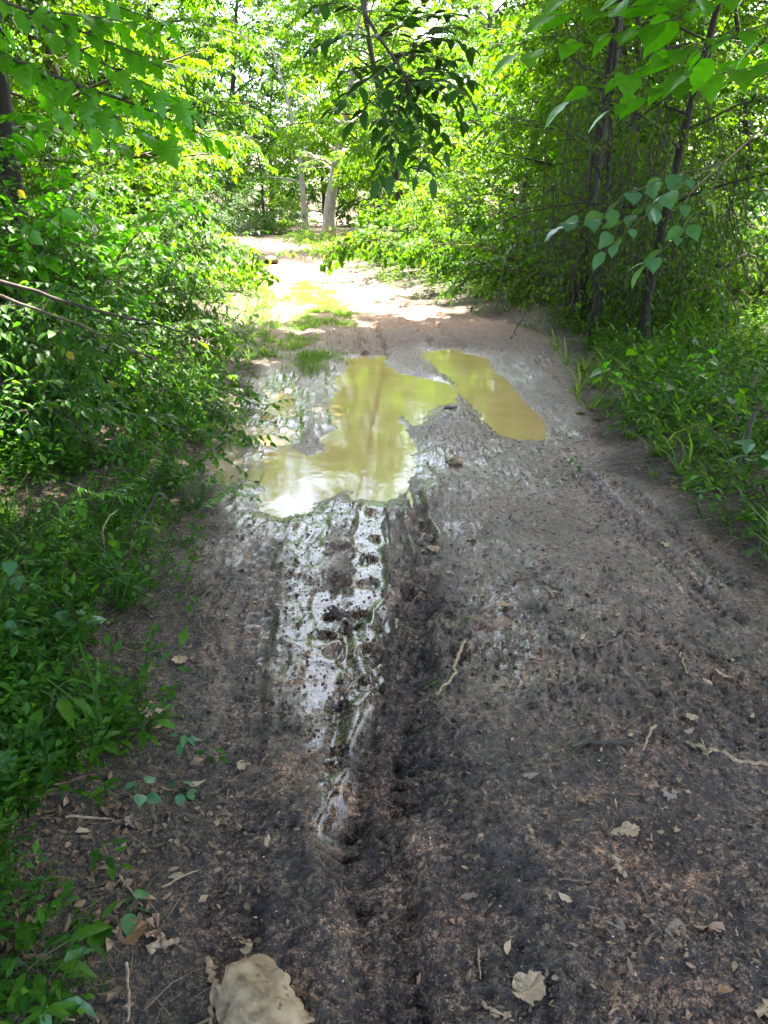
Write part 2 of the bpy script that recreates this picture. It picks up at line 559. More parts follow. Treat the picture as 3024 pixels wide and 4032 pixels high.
def ground_fields(x, y):
    z, e = base_height(x, y)
    e = e + (fbm(x, y, 3.0, 3, 21) - 0.5) * 0.3
    dirt = sstep(-0.12, 0.12, e)
    near = sstep(14, 6, y) * sstep(-1.0, 0.5, y)
    dry = sstep(8.6, 11.5, y + (fbm(x, y, 0.8, 3, 5) - 0.5) * 3 + np.clip(x - 0.5, -3, 0) * 0.5) * dirt
    wet = sstep(1.3, 2.4, y) * sstep(9.5, 7.0, y) * dirt
    wet = wet * (0.46 + 0.6 * (fbm(x, y, 1.8, 4, 31) - 0.35)) + 0.18 * dirt * sstep(10, 7, y)
    # right margin a bit drier
    wet = wet - 0.22 * sstep(0.35, 1.1, x) * sstep(3.6, 2.4, y)
    # clods and crumbs
    c1 = fbm(x, y, 9, 4, 41)
    c2 = fbm(x, y, 30, 3, 51, 0.6)
    w1 = worley(x, y, 22, 61)
    w2 = worley(x, y, 48, 71)
    rough = dirt * (1 - 0.55 * dry) * 1.0
    c3 = fbm(x, y, 62, 2, 57)
    bumps = (c1 - 0.5) * 0.024 + (c2 - 0.5) * 0.020 + (c3 - 0.5) * 0.014 + 0.010 * np.clip(0.5 - w1, 0, 1) + 0.008 * np.clip(0.45 - w2, 0, 1)
    amp = rough * (0.55 + 0.9 * sstep(0.35, 0.7, fbm(x, y, 1.2, 3, 81)))
    flat = np.zeros_like(x)

    def sub(P, pad):
        P = np.asarray(P)
        return np.nonzero((x > P[:, 0].min() - pad) & (x < P[:, 0].max() + pad) & (y > P[:, 1].min() - pad) & (y < P[:, 1].max() + pad))

    def band(pts, half, dz, wt=0, fl=0.0, tread=None, edge=0.0, level=None):
        P = pixline(pts)
        i = sub(P, half * 3)
        xx, yy = x[i], y[i]
        wob = (fbm(xx, yy, 7, 3, 91) - 0.5) * half * 0.9
        dd, S, side = seg_dist(xx, yy, P)
        dd = dd + wob
        k = sstep(half, half * 0.55, dd)
        z[i] += dz * k
        if level is not None:
            z[i] += (level + (fbm(xx, yy, 40, 3, 95) - 0.5) * 0.006 - z[i]) * sstep(half * 1.1, half * 0.75, dd)
        if edge:
            z[i] += edge * np.exp(-((dd - half * 1.15) / (half * 0.3)) ** 2)
        wet[i] += wt * k
        flat[i] = np.maximum(flat[i], fl * k)
        if tread:
            pitch, dep, rows = tread
            row = np.floor((side / half + 1) * rows / 2)
            ph = S / pitch + row * 0.5 + np.abs(side) / half * 0.35
            lug = sstep(0.30, 0.42, np.abs((ph % 1) - 0.5) * 2) * sstep(1.0, 0.85, np.abs((((side / half + 1) * rows / 2) % 1) - 0.5) * 2)
            z[i] -= dep * lug * k
            wet[i] -= 0.25 * lug * k

    # wet run of water down the middle, ruts and wheel prints
    band([(1480, 1980), (1450, 2100), (1455, 2300), (1440, 2500), (1440, 2660), (1390, 2850), (1340, 3050), (1335, 3230)], 0.085, -0.016, 0.75, 0.97, level=-0.013)
    band([(1290, 2330), (1290, 2600), (1270, 2800), (1290, 3000)], 0.09, -0.01, 0.3, 0.7)
    band([(1225, 2020), (1215, 2250), (1260, 2500)], 0.1, -0.008, 0.22, 0.3)
    band([(1640, 2330), (1590, 2560), (1570, 2760), (1500, 3000), (1470, 3300), (1490, 3650), (1530, 4050), (1560, 4600)], 0.12, -0.03, -0.3, 0, None, 0.014)
    band([(1545, 2030), (1575, 2160), (1610, 2330)], 0.055, -0.012, 0.05, 0.85, (0.03, 0.013, 3))
    band([(1625, 1930), (1650, 2060), (1690, 2180)], 0.06, -0.024, 0.0, 0.85, (0.034, 0.018, 2), 0.012)
    band([(2290, 1870), (2440, 2010), (2620, 2170), (2850, 2400)], 0.09, -0.012, -0.02, 0.5, (0.05, 0.016, 3))
    band([(2440, 1900), (2620, 2050), (2900, 2290)], 0.06, -0.01, -0.05, 0.5, (0.05, 0.014, 2))
    band([(1650, 2850), (1640, 3000), (1610, 3200)], 0.085, -0.008, 0.15, 0.6, (0.06, 0.024, 1))
    band([(990, 3150), (940, 3500), (900, 3750)], 0.08, -0.01, -0.05, 0.6, (0.028, 0.008, 3))
    band([(990, 1620), (985, 1800), (975, 1960)], 0.08, 0.02, 0.2, 0.2, (0.05, 0.01, 1))
    band([(1130, 1470), (1150, 1620), (1150, 1720)], 0.11, -0.014, 0.45, 0.7, (0.05, 0.010, 3))
    band([(1085, 1440), (1065, 1600), (1045, 1700), (1020, 1800)], 0.1, -0.022, 0.5, 0.8, (0.06, 0.008, 2))
    band([(1240, 1560), (1235, 1680), (1250, 1770)], 0.12, 0.015, 0.1, 0.5, (0.045, 0.008, 4))
    band([(1300, 1440), (1310, 1560), (1320, 1650)], 0.06, -0.02, 0.2, 0.5, (0.05, 0.01, 2))
    band([(1490, 1400), (1470, 1340), (1430, 1250)], 0.16, -0.03, -0.05, 0.6, (0.08, 0.012, 3), 0.012)
    band([(1390, 1400), (1370, 1300), (1330, 1200)], 0.16, -0.025, -0.05, 0.6, (0.08, 0.012, 3), 0.012)
    band([(1780, 1370), (1700, 1300), (1560, 1200), (1420, 1110)], 0.2, -0.03, 0, 0.5, (0.09, 0.012, 3), 0.015)
    band([(1150, 1420), (1130, 1250), (1120, 1100)], 0.3, -0.03, 0, 0.5)
    band([(2060, 1420), (2200, 1560), (2300, 1700)], 0.14, 0.05, -0.1, 0.0)
    band([(1640, 1800), (1690, 1900), (1700, 1980)], 0.06, 0.02, 0.1, 0.0)
    band([(1500, 2900), (1470, 3150), (1500, 3400), (1520, 3700), (1560, 4000)], 0.1, -0.006, 0.12, 0.5, (0.05, 0.010, 2))
    band([(1720, 3000), (1740, 3400), (1800, 3900)], 0.09, -0.008, 0.05, 0.4, (0.04, 0.007, 3))
    band([(1040, 2150), (980, 2600), (930, 3000)], 0.09, -0.008, 0.0, 0.5, (0.035, 0.008, 3))
    band([(1060, 2050), (1110, 2400), (1180, 2750), (1230, 3050)], 0.2, 0, 0.09, 0.3)
    band([(1880, 1950), (2050, 2150), (2200, 2350)], 0.4, 0, 0.03, 0.1)
    band([(1640, 3050), (1650, 3300), (1640, 3500)], 0.06, -0.004, 0.35, 0.5)
    # feet and paws pressed into the wet run: (px, py, half width, half length, depth)
    for (a, b, ru, rv, dep) in [(1475, 2113, .035, .045, .02), (1453, 2190, .036, .045, .018), (1458, 2290, .04, .05, .02), (1420, 2425, .045, .07, .024), (1452, 2560, .055, .075, .026), (1462, 2695, .05, .05, .026),
                                (1318, 2412, .045, .03, .035), (1380, 2455, .04, .035, .03), (1280, 2490, .05, .025, .03), (1335, 2770, .045, .03, .032), (1345, 2960, .06, .035, .024), (1340, 3010, .05, .02, .02),
                                (1380, 3205, .028, .03, .024), (1360, 3250, .025, .03, .024), (1430, 3205, .03, .02, .018), (1480, 3260, .03, .02, .018), (1500, 3420, .045, .018, .012), (1370, 3350, .04, .03, .022), (1440, 3430, .04, .02, .016),
                                (1480, 3560, .04, .016, .012), (1375, 3535, .02, .018, .02), (1600, 2950, .07, .02, .026), (1590, 3050, .07, .02, .026), (1660, 2990, .05, .02, .022), (1650, 3110, .045, .022, .024), (1640, 3180, .04, .022, .022), (1365, 3600, .06, .05, .014), (1130, 3250, .04, .02, .02), (1135, 2870, .04, .02, .016),
                                (1470, 2010, .06, .05, .02), (1350, 2160, .07, .05, .025), (1330, 2290, .05, .06, .03), (1310, 2560, .03, .05, .02), (2300, 2080, .06, .03, .024), (2110, 2400, .05, .03, .02)]:
        c = at(a, b)
        i = sub([c[:2]], 0.25)
        xx, yy = x[i], y[i]
        q = np.hypot((xx - c[0]) / ru, (yy - c[1]) / rv) + (fbm(xx, yy, 16, 4, 7) - 0.5) * 1.5
        z[i] += -dep * 0.8 * sstep(1.05, 0.6, q) + dep * 0.12 * np.exp(-((q - 1.25) / 0.22) ** 2)
        k = sstep(1.2, 0.8, q)
        wet[i] -= 0.5 * k
        flat[i] = flat[i] * (1 - k)
    # torn, crumbly mud in the rut
    P = pixline([(1700, 2450), (1640, 2700), (1560, 3000)])
    i = sub(P, 0.5)
    dd, _, _ = seg_dist(x[i], y[i], P)
    amp[i] *= 1 + 0.9 * sstep(0.3, 0.1, dd)
    wet[i] -= 0.25 * sstep(0.3, 0.1, dd)
    z = z + bumps * amp * (1 - flat) + (1 - dirt) * ((c1 - 0.5) * 0.03 + (c2 - 0.5) * 0.01)
    # puddle hollows
    for P, wz in zip(PUD, PUD_Z):
        i = sub(P, 0.6)
        xx, yy = x[i], y[i]
        sd = poly_sdf(xx, yy, P) + (fbm(xx, yy, 12, 4, 13) - 0.5) * 0.09 + (fbm(xx, yy, 45, 3, 14) - 0.5) * 0.045
        slope = 0.22 if wz < -0.02 else 0.1
        tgt = wz + np.clip(sd * slope, -0.05, 0.5) + bumps[i] * np.where(sd < 0, 0.35, 0.6)
        m = sstep(0.32, 0.0, sd)
        z[i] = np.where(sd < 0, tgt, z[i] * (1 - m) + np.minimum(z[i], tgt) * m)
        wet[i] = np.maximum(wet[i], (0.66 - 0.9 * np.clip(sd, 0, 1)) * sstep(0.4, 0.0, sd))
        dry[i] *= sstep(0.0, 0.4, sd)
        dirt[i] = np.maximum(dirt[i], sstep(0.1, 0.0, sd))
    wet = np.clip(wet, 0, 1) * (1 - dry)
    silt = sstep(2.3, 4.6, y + (fbm(x, y, 1.3, 3, 131) - 0.5) * 1.6) * dirt * (1 - 0.5 * sstep(0.3, 0.15, np.abs(x - 0.1)) * sstep(4.5, 3.5, y))  # paler mid-track mud: silt colour plus sheen put into the colour
    return z, wet, dirt, dry, silt


GZ, WET, DIRT, DRY, SILT_SHEEN = ground_fields(GX.ravel(), GY.ravel())
GZ2 = GZ.reshape(GX.shape)
ny, nx = GX.shape
ii = np.arange(ny - 1)[:, None] * nx + np.arange(nx - 1)[None]
Q = np.stack([ii, ii + 1, ii + nx + 1, ii + nx], -1).reshape(-1, 4)
gm = make_mesh('ground', np.stack([GX.ravel(), GY.ravel(), GZ], -1), Q)
for nme, arr in (('wet', WET), ('dirt', DIRT), ('dry', DRY), ('silt', SILT_SHEEN)):
    a = gm.attributes.new(nme, 'FLOAT', 'POINT')
    a.data.foreach_set('value', arr.astype(np.float32))
link('ground', gm, M['ground'], kind='structure')['label'] = 'rutted muddy track with wet brown ground and vegetated verges'


def gz(x, y):
    """height of the ground sheet"""
    x, y = np.asarray(x, float), np.asarray(y, float)
    i = np.clip(np.searchsorted(gx, x) - 1, 0, nx - 2)
    j = np.clip(np.searchsorted(gy, y) - 1, 0, ny - 2)
    u = np.clip((x - gx[i]) / (gx[i + 1] - gx[i]), 0, 1)
    v = np.clip((y - gy[j]) / (gy[j + 1] - gy[j]), 0, 1)
    return (GZ2[j, i] * (1 - u) + GZ2[j, i + 1] * u) * (1 - v) + (GZ2[j + 1, i] * (1 - u) + GZ2[j + 1, i + 1] * u) * v


def ground_at(px, py):
    p = at(px, py)
    for _ in range(4):
        p = at(px, py, float(gz(p[0], p[1])))
    return p


for P, wz, lab, mt in zip(PUD, PUD_Z, ('large ochre puddle with two arms across the middle of the track', 'long ochre puddle beside the right bank', 'small round puddle in the left wheel rut', 'thin grey brown puddle along the left verge'), ('water', 'water', 'water', 'water_thin')):
    P = np.array(P)
    xs = np.arange(P[:, 0].min() - 0.2, P[:, 0].max() + 0.2, 0.03)
    yy = np.arange(P[:, 1].min() - 0.2, P[:, 1].max() + 0.2, 0.03)
    X, Y = np.meshgrid(xs, yy)
    sd = poly_sdf(X.ravel(), Y.ravel(), P)
    n = len(xs)
    ii = np.arange(len(yy) - 1)[:, None] * n + np.arange(n - 1)[None]
    q = np.stack([ii, ii + 1, ii + n + 1, ii + n], -1).reshape(-1, 4)
    q = q[(sd[q] < 0.11).any(1)]
    used, inv = np.unique(q, return_inverse=True)
    V = np.stack([X.ravel()[used], Y.ravel()[used], np.full(len(used), wz)], -1)
    link('puddle_water', make_mesh('puddle_water', V, inv.reshape(-1, 4)), M[mt], kind='structure')['label'] = lab

# ------------------------------------------------------------------ leaf shapes (length 1 along +X, normal +Z)
def strip_leaf(ts, ws, fold=0.25, droop=0.15):
    V, T = [], []
    mids, rows = [], []
    for t_, w_ in zip(ts, ws):
        z0 = -droop * t_ * t_
        mid = len(V)
        V.append((t_, 0, z0))
        if w_ > 0:
            V.append((t_, w_, z0 + fold * w_))
            V.append((t_, -w_, z0 + fold * w_))
            rows.append((mid, mid + 1, mid + 2))
        else:
            rows.append((mid, mid, mid))
    for a, b in zip(rows[:-1], rows[1:]):
        for s in (1, 2):
            q = [a[0], a[s], b[s], b[0]] if s == 2 else [a[0], b[0], b[s], a[s]]
            q = [v for k, v in enumerate(q) if v not in q[:k]]
            T.append(q[:3])
            if len(q) == 4:
                T.append([q[0], q[2], q[3]])
    return np.array(V, float), np.array(T)


def fan_leaf(outline, centre=(0.35, 0), cup=0.12, droop=0.15, wave=0.0, seed=0, ragged=0.0):
    rg = np.random.default_rng(seed)
    o = np.array(outline, float)
    full = np.vstack([o, (o * (1, -1))[::-1][1 if o[-1, 1] == 0 else 0:len(o) - (1 if o[0, 1] == 0 else 0)]])
    full = full + rg.normal(0, ragged, full.shape)
    inner = full * 0.5 + np.array(centre) * 0.5
    P = np.vstack([[centre], inner, full])
    z = cup * np.abs(P[:, 1]) - droop * P[:, 0] ** 2
    z[len(full) + 1:] += rg.normal(0, wave, len(full))
    z[1:len(full) + 1] += rg.normal(0, wave * 0.5, len(full))
    n = len(full)
    T = []
    for i in range(n):
        j = (i + 1) % n
        T += [(0, 1 + i, 1 + j), (1 + i, 1 + n + i, 1 + n + j), (1 + i, 1 + n + j, 1 + j)]
    return np.column_stack([P, z]), np.array(T)


L2 = (np.array([(0, 0, 0), (.45, .25, .09), (1, 0, -.12), (.45, -.25, .09)], float), np.array([(0, 2, 1), (0, 3, 2)]))
L4 = strip_leaf((0, .45, 1), (0, .24, 0))
L8 = strip_leaf((0, .28, .62, 1), (0, .24, .21, 0), 0.3, 0.2)
L8N = strip_leaf((0, .3, .65, 1), (0, .17, .14, 0), 0.3, 0.35)
LFT = strip_leaf((0, .12, .4, .72, 1), (0, .14, .22, .15, 0), 0.22, 0.25)
BLADE = (np.array([(0, .022, 0), (0, -.022, 0), (.5, .02, -.1), (.5, -.02, -.1), (1, 0, -.5)], float), np.array([(0, 1, 2), (1, 3, 2), (2, 3, 4)]))
HEART = fan_leaf([(0.0, 0), (-.06, .13), (-.03, .27), (.07, .37), (.16, .385), (.25, .41), (.36, .38), (.46, .36), (.57, .285), (.68, .23), (.8, .125), (1, 0)], (.3, 0), 0.16, 0.22, 0.008, 2)
ROUND = fan_leaf([(0, 0), (.05, .2), (.15, .31), (.3, .37), (.45, .36), (.6, .3), (.74, .2), (.86, .1), (1, 0)], (.4, 0), 0.14, 0.22, 0.006, 3)
HEART_LOW = fan_leaf([(0, 0), (-.05, .2), (.12, .4), (.42, .36), (.72, .2), (1, 0)], (.3, 0), 0.18, 0.25, 0.01, 4)
LOBED = fan_leaf([(0, 0), (-.02, .16), (.02, .34), (.12, .33), (.16, .5), (.27, .44), (.34, .31), (.42, .27), (.47, .42), (.6, .47), (.62, .33), (.6, .17), (.72, .21), (.8, .13), (1, 0)], (.32, 0), 0.12, 0.3, 0.02, 5)
OVAL_T = fan_leaf([(0, 0), (.06, .12), (.16, .25), (.22, .25), (.3, .34), (.38, .32), (.46, .36), (.54, .31), (.62, .3), (.7, .22), (.8, .17), (.88, .09), (1, 0)], (.4, 0), 0.12, 0.25, 0.008, 6)
DEAD_MAPLE = [fan_leaf([(0, 0), (-.06, .16), (0, .3), (.1, .33), (.16, .46), (.27, .43), (.36, .52), (.44, .43), (.54, .44), (.6, .32), (.7, .27), (.8, .24), (.88, .12), (1, 0)], (.35, 0), c, dr, wv, sd, .035) for c, dr, wv, sd in ((.3, -.1, .06, 11), (-.35, .1, .07, 12), (.2, .45, .06, 13))]
DEAD_OVAL = [fan_leaf([(0, 0), (.1, .14), (.3, .23), (.5, .24), (.7, .19), (.88, .09), (1, 0)], (.45, 0), c, dr, wv, sd, .025) for c, dr, wv, sd in ((.5, .3, .03, 14), (-.4, -.2, .03, 15), (.25, .3, .03, 16))]


def place(tpl, Pp, X, Z, s):
    """many copies of one leaf shape; X axis along the leaf, Z its upper side"""
    V0, T0 = tpl
    X = unit(X)
    Y = unit(np.cross(Z, X))
    Zn = np.cross(X, Y)
    s = np.broadcast_to(np.asarray(s, float), (len(Pp),))
    V = Pp[:, None] + s[:, None, None] * (V0[None, :, 0:1] * X[:, None] + V0[None, :, 1:2] * Y[:, None] + V0[None, :, 2:3] * Zn[:, None])
    T = T0[None] + (np.arange(len(Pp)) * len(V0))[:, None, None]
    return V.reshape(-1, 3), T.reshape(-1, 3)


# ------------------------------------------------------------------ growth
def curve(rg, p, d, L, n, droop=0.0, wig=0.1, up=0.0):
    pts = [np.array(p, float)]
    d = unit(d)
    st = L / (n - 1)
    for _ in range(n - 1):
        d = unit(d + rg.normal(0, wig, 3) + np.array((0, 0, -droop + up)))
        pts.append(pts[-1] + d * st)
    return np.array(pts)


def leaves_on(rg, P, step, spread=0.9, down=0.35, tilt=0.35, start=0.15, both=False):
    """leaf origins, axes and normals along a twig"""
    seg = np.linalg.norm(np.diff(P, axis=0), axis=1)
    S = np.concatenate([[0], np.cumsum(seg)])
    s = np.arange(start * S[-1], S[-1], step)
    if len(s) == 0:
        s = np.array([S[-1]])
    s = s + rg.normal(0, step * 0.15, len(s))
    pos = np.stack([np.interp(s, S, P[:, k]) for k in range(3)], -1)
    D = unit(np.stack([np.interp(s, S, np.gradient(P[:, k])) for k in range(3)], -1))
    up = np.array((0, 0, 1.0))
    side = unit(np.cross(D, up) + 1e-6)
    sg = np.where(np.arange(len(s)) % 2 == 0, 1.0, -1.0)[:, None]
    ax = D * (1 - spread * 0.5) + side * sg * spread + rg.normal(0, 0.18, (len(s), 3))
    ax[:, 2] -= down * (0.5 + rg.random(len(s)))
    if both:
        pos = np.vstack([pos, pos])
        ax2 = D * (1 - spread * 0.5) - side * sg * spread + rg.normal(0, 0.18, (len(s), 3))
        ax2[:, 2] -= down * (0.5 + rg.random(len(s)))
        ax = np.vstack([ax, ax2])
    # end leaf
    pos = np.vstack([pos, P[-1:]])
    ax = np.vstack([ax, D[-1:] - np.array([[0, 0, down]])])
    nz = np.zeros_like(ax)
    nz[:, 2] = 1
    nz += rg.normal(0, tilt, nz.shape)
    return pos, unit(ax), nz


def grow_tree(seed, H=8, r0=0.12, t0=0.12, Lmax=2.8, nb=30, lean=(0, 0), step=0.055, sub_gap=0.30, twig_gap=0.15, droop=0.05, low_full=True):
    """woody skeleton (trunk and boughs) and leaf positions, base at the origin"""
    rg = np.random.default_rng(seed)
    wood = Acc()
    d0 = unit((lean[0], lean[1], 1))
    T = curve(rg, (0, 0, -0.15), d0, H, 12, 0, 0.06, 0.02)
    tube(wood, T, np.linspace(r0, r0 * 0.12, 12) * (1 + 0.5 * np.exp(-np.arange(12) * 1.5)), 8)
    Ls, Ax, Nz = [], [], []
    ang = rg.random() * 6.28
    for b in range(nb):
        t_ = t0 + (1 - t0) * (b + rg.random()) / nb
        ang += 2.4 + rg.normal(0, 0.3)
        k = t_ * 11
        i0 = min(int(k), 10)
        p = T[i0] + (T[i0 + 1] - T[i0]) * (k - i0)
        prof = (1 - 0.75 * (((t_ - t0) / (1 - t0)) ** 2 if t0 > 0.5 else t_ ** 2)) * (0.75 + 0.4 * rg.random())
        L = Lmax * prof
        el = 0.25 + 0.7 * t_ + rg.normal(0, 0.12)
        d = np.array((math.cos(ang) * math.cos(el), math.sin(ang) * math.cos(el), math.sin(el)))
        B = curve(rg, p, d, L, 8, droop, 0.09)
        rb = max(0.008, r0 * 0.32 * (1 - t_ * 0.6))
        tube(wood, B, np.linspace(rb, rb * 0.2, 8), 4, cap=False)
        ns = max(3, int(L / sub_gap))
        for q in range(ns):
            f = 0.2 + 0.8 * (q + rg.random() * 0.6) / ns
            k2 = min(f, 0.999) * 7
            j = int(k2)
            ps = B[j] + (B[j + 1] - B[j]) * (k2 - j)
            bd = unit(B[j + 1] - B[j])
            sd = unit(np.cross(bd, (0, 0, 1.0)))
            sgn = 1 if q % 2 else -1
            dirn = bd * 0.6 + sd * sgn * (0.7 + 0.3 * rg.random()) + np.array((0, 0, rg.normal(0.02, 0.25)))
            Ls_ = (0.45 + 0.5 * rg.random()) * (1.15 - 0.5 * f) * min(1.3, Lmax / 2.2)
            Sb = curve(rg, ps, dirn, Ls_, 5, droop * 2, 0.12)
            tube(wood, Sb, np.linspace(rb * 0.35, 0.002, 5), 3, cap=False)
            nt_ = max(2, int(Ls_ / twig_gap))
            for w_ in range(nt_):
                g = min(0.15 + 0.85 * (w_ + rg.random() * 0.5) / nt_, 0.999) * 4
                j2 = int(g)
                pt = Sb[j2] + (Sb[j2 + 1] - Sb[j2]) * (g - j2)
                dd = unit(Sb[j2 + 1] - Sb[j2])
                s2 = unit(np.cross(dd, (0, 0, 1.0)))
                tw = curve(rg, pt, dd * 0.6 + s2 * (1 if w_ % 2 else -1) * 0.8 + rg.normal(0, 0.25, 3), 0.16 + 0.2 * rg.random(), 4, 0.12, 0.1)
                a, b_, c = leaves_on(rg, tw, step, down=0.4, tilt=0.45)
                Ls.append(a); Ax.append(b_); Nz.append(c)
            a, b_, c = leaves_on(rg, Sb[2:], step, down=0.4, tilt=0.45)
            Ls.append(a); Ax.append(b_); Nz.append(c)
    return wood, np.concatenate(Ls), np.concatenate(Ax), np.concatenate(Nz), rg


def grow_shrub(seed, H=1.8, spread=0.9, ns=12, step=0.035, fall=0.12, tw_len=0.22, sub_gap=0.09, dirs=None, sub_len=0.5):
    rg = np.random.default_rng(seed)
    wood = Acc()
    Ls, Ax, Nz = [], [], []
    for s in range(ns):
        a = s * 2.399 + rg.normal(0, 0.3)
        if dirs is not None:
            a = dirs[0] + rg.normal(0, dirs[1])
        ln = spread * (0.35 + 0.75 * rg.random())
        d = np.array((math.cos(a) * ln, math.sin(a) * ln, 1.0))
        L = H * (0.75 + 0.5 * rg.random()) * math.sqrt(1 + 0.4 * ln * ln)
        p = np.array((math.cos(a), math.sin(a), 0)) * 0.15 * rg.random() + (0, 0, -0.05)
        B = curve(rg, p, d, L, 10, fall, 0.06)
        tube(wood, B, np.linspace(0.013, 0.003, 10) * (0.7 + 0.6 * rg.random()), 5, cap=False)
        nq = int(L / sub_gap)
        for q in range(nq):
            f = min(0.12 + 0.88 * (q + rg.random()) / nq, 0.999)
            k = f * 9
            j = int(k)
            ps = B[j] + (B[j + 1] - B[j]) * (k - j)
            bd = unit(B[j + 1] - B[j])
            ra = rg.random() * 6.28
            sd = unit(np.cross(bd, (math.cos(ra), math.sin(ra), 0.3)))
            sd[2] *= 0.6
            Sb = curve(rg, ps, bd * 0.6 + sd, sub_len * H / 1.8 * (0.5 + 0.7 * rg.random()) * (1.15 - 0.6 * f), 5, fall * 0.8, 0.1)
            tube(wood, Sb, np.linspace(0.004, 0.0012, 5), 3, cap=False)
            a_, b_, c_ = leaves_on(rg, Sb, step, tilt=0.35)
            Ls.append(a_); Ax.append(b_); Nz.append(c_)
            for w_ in range(3):
                g = (0.3 + 0.6 * rg.random()) * 4
                j2 = int(g)
                pt = Sb[j2] + (Sb[j2 + 1] - Sb[j2]) * (g - j2)
                dd = unit(Sb[j2 + 1] - Sb[j2])
                s2 = unit(np.cross(dd, (0, 0, 1.0)))
                tw = curve(rg, pt, dd * 0.7 + s2 * (1 if w_ % 2 else -1) + rg.normal(0, 0.2, 3), tw_len * (0.6 + 0.7 * rg.random()), 4, 0.14, 0.08)
                tube(wood, tw, np.linspace(0.002, 0.0008, 4), 3, cap=False)
                a_, b_, c_ = leaves_on(rg, tw, step, tilt=0.35)
                Ls.append(a_); Ax.append(b_); Nz.append(c_)
    return wood, np.concatenate(Ls), np.concatenate(Ax), np.concatenate(Nz), rg


def crown_mesh(name, g, tpl, size, var=0.3):
    _, p, a, nz, rg = g
    return make_mesh(name, *place(tpl, p, a, nz, size * (1 + rg.normal(0, var, len(p)).clip(-.6, .8))))


# ---- templates: (trunk mesh, crown mesh)
TPL = {}
for key, kw, tpl, size in (
        ('tree_a', dict(seed=1, H=8.5, nb=42, Lmax=2.7, t0=0.10, step=0.036, twig_gap=0.10, sub_gap=0.26), L2, 0.10),
        ('tree_b', dict(seed=2, H=7.5, nb=40, Lmax=2.9, t0=0.18, droop=0.08, step=0.036, twig_gap=0.10, sub_gap=0.26), L2, 0.11),
        ('tree_c', dict(seed=3, H=9.5, nb=40, Lmax=2.6, t0=0.28, r0=0.15, step=0.036, twig_gap=0.10, sub_gap=0.26), L2, 0.105),
        ('tree_d', dict(seed=4, H=10.5, nb=64, Lmax=4.4, t0=0.53, r0=0.11, step=0.04, twig_gap=0.10, sub_gap=0.25), L2, 0.2),  # canopy shaped and placed to keep sun off the near track
        ('sparse_tree', dict(seed=6, H=8.0, nb=26, Lmax=2.3, t0=0.2, r0=0.06, step=0.06, twig_gap=0.16, sub_gap=0.34), L4, 0.075),
        ('tree_e', dict(seed=5, H=6.0, nb=44, Lmax=2.3, t0=0.04, r0=0.08, droop=0.1, step=0.034, twig_gap=0.10, sub_gap=0.24), L2, 0.09)):
    g = grow_tree(**kw)
    TPL[key] = (g[0].mesh(key + '_trunk'), crown_mesh(key + '_crown', g, tpl, size))
for key, kw, tpl, size in (
        ('shrub_a', dict(seed=21, H=1.9, spread=1.0, ns=13), L8, 0.055),
        ('shrub_b', dict(seed=22, H=2.3, spread=0.8, ns=13, step=0.045), L8, 0.065),
        ('shrub_c', dict(seed=23, H=1.5, spread=1.3, ns=13, fall=0.17), L8N, 0.06),
        ('heart_shrub', dict(seed=24, H=1.9, spread=1.0, ns=10, step=0.075, sub_gap=0.13), HEART_LOW, 0.085)):
    g = grow_shrub(**kw)
    TPL[key] = (g[0].mesh(key + '_stems'), crown_mesh(key + '_crown', g, tpl, size))
def link_in(name, me, mat, parent, kind=None):
    """shared mesh with the material held by the object"""
    if len(me.materials) == 0:
        me.materials.append(mat)
    o = link(name, me, None, parent, kind)
    o.material_slots[0].link = 'OBJECT'
    o.material_slots[0].material = mat
    return o


def plant(key, name, cat, x, y, s, rz, mat, label, group, wood='bark', sz=1.0):
    t = thing(name, label, cat, (x, y, float(gz(x, y)) - 0.03), rz, group, s)
    t.scale = (s, s, s * sz)
    tm, cm = TPL[key]
    link_in('trunk' if 'tree' in key else 'stem', tm, M[wood], t)
    link_in('crown', cm, M[mat], t, 'stuff')
    return t


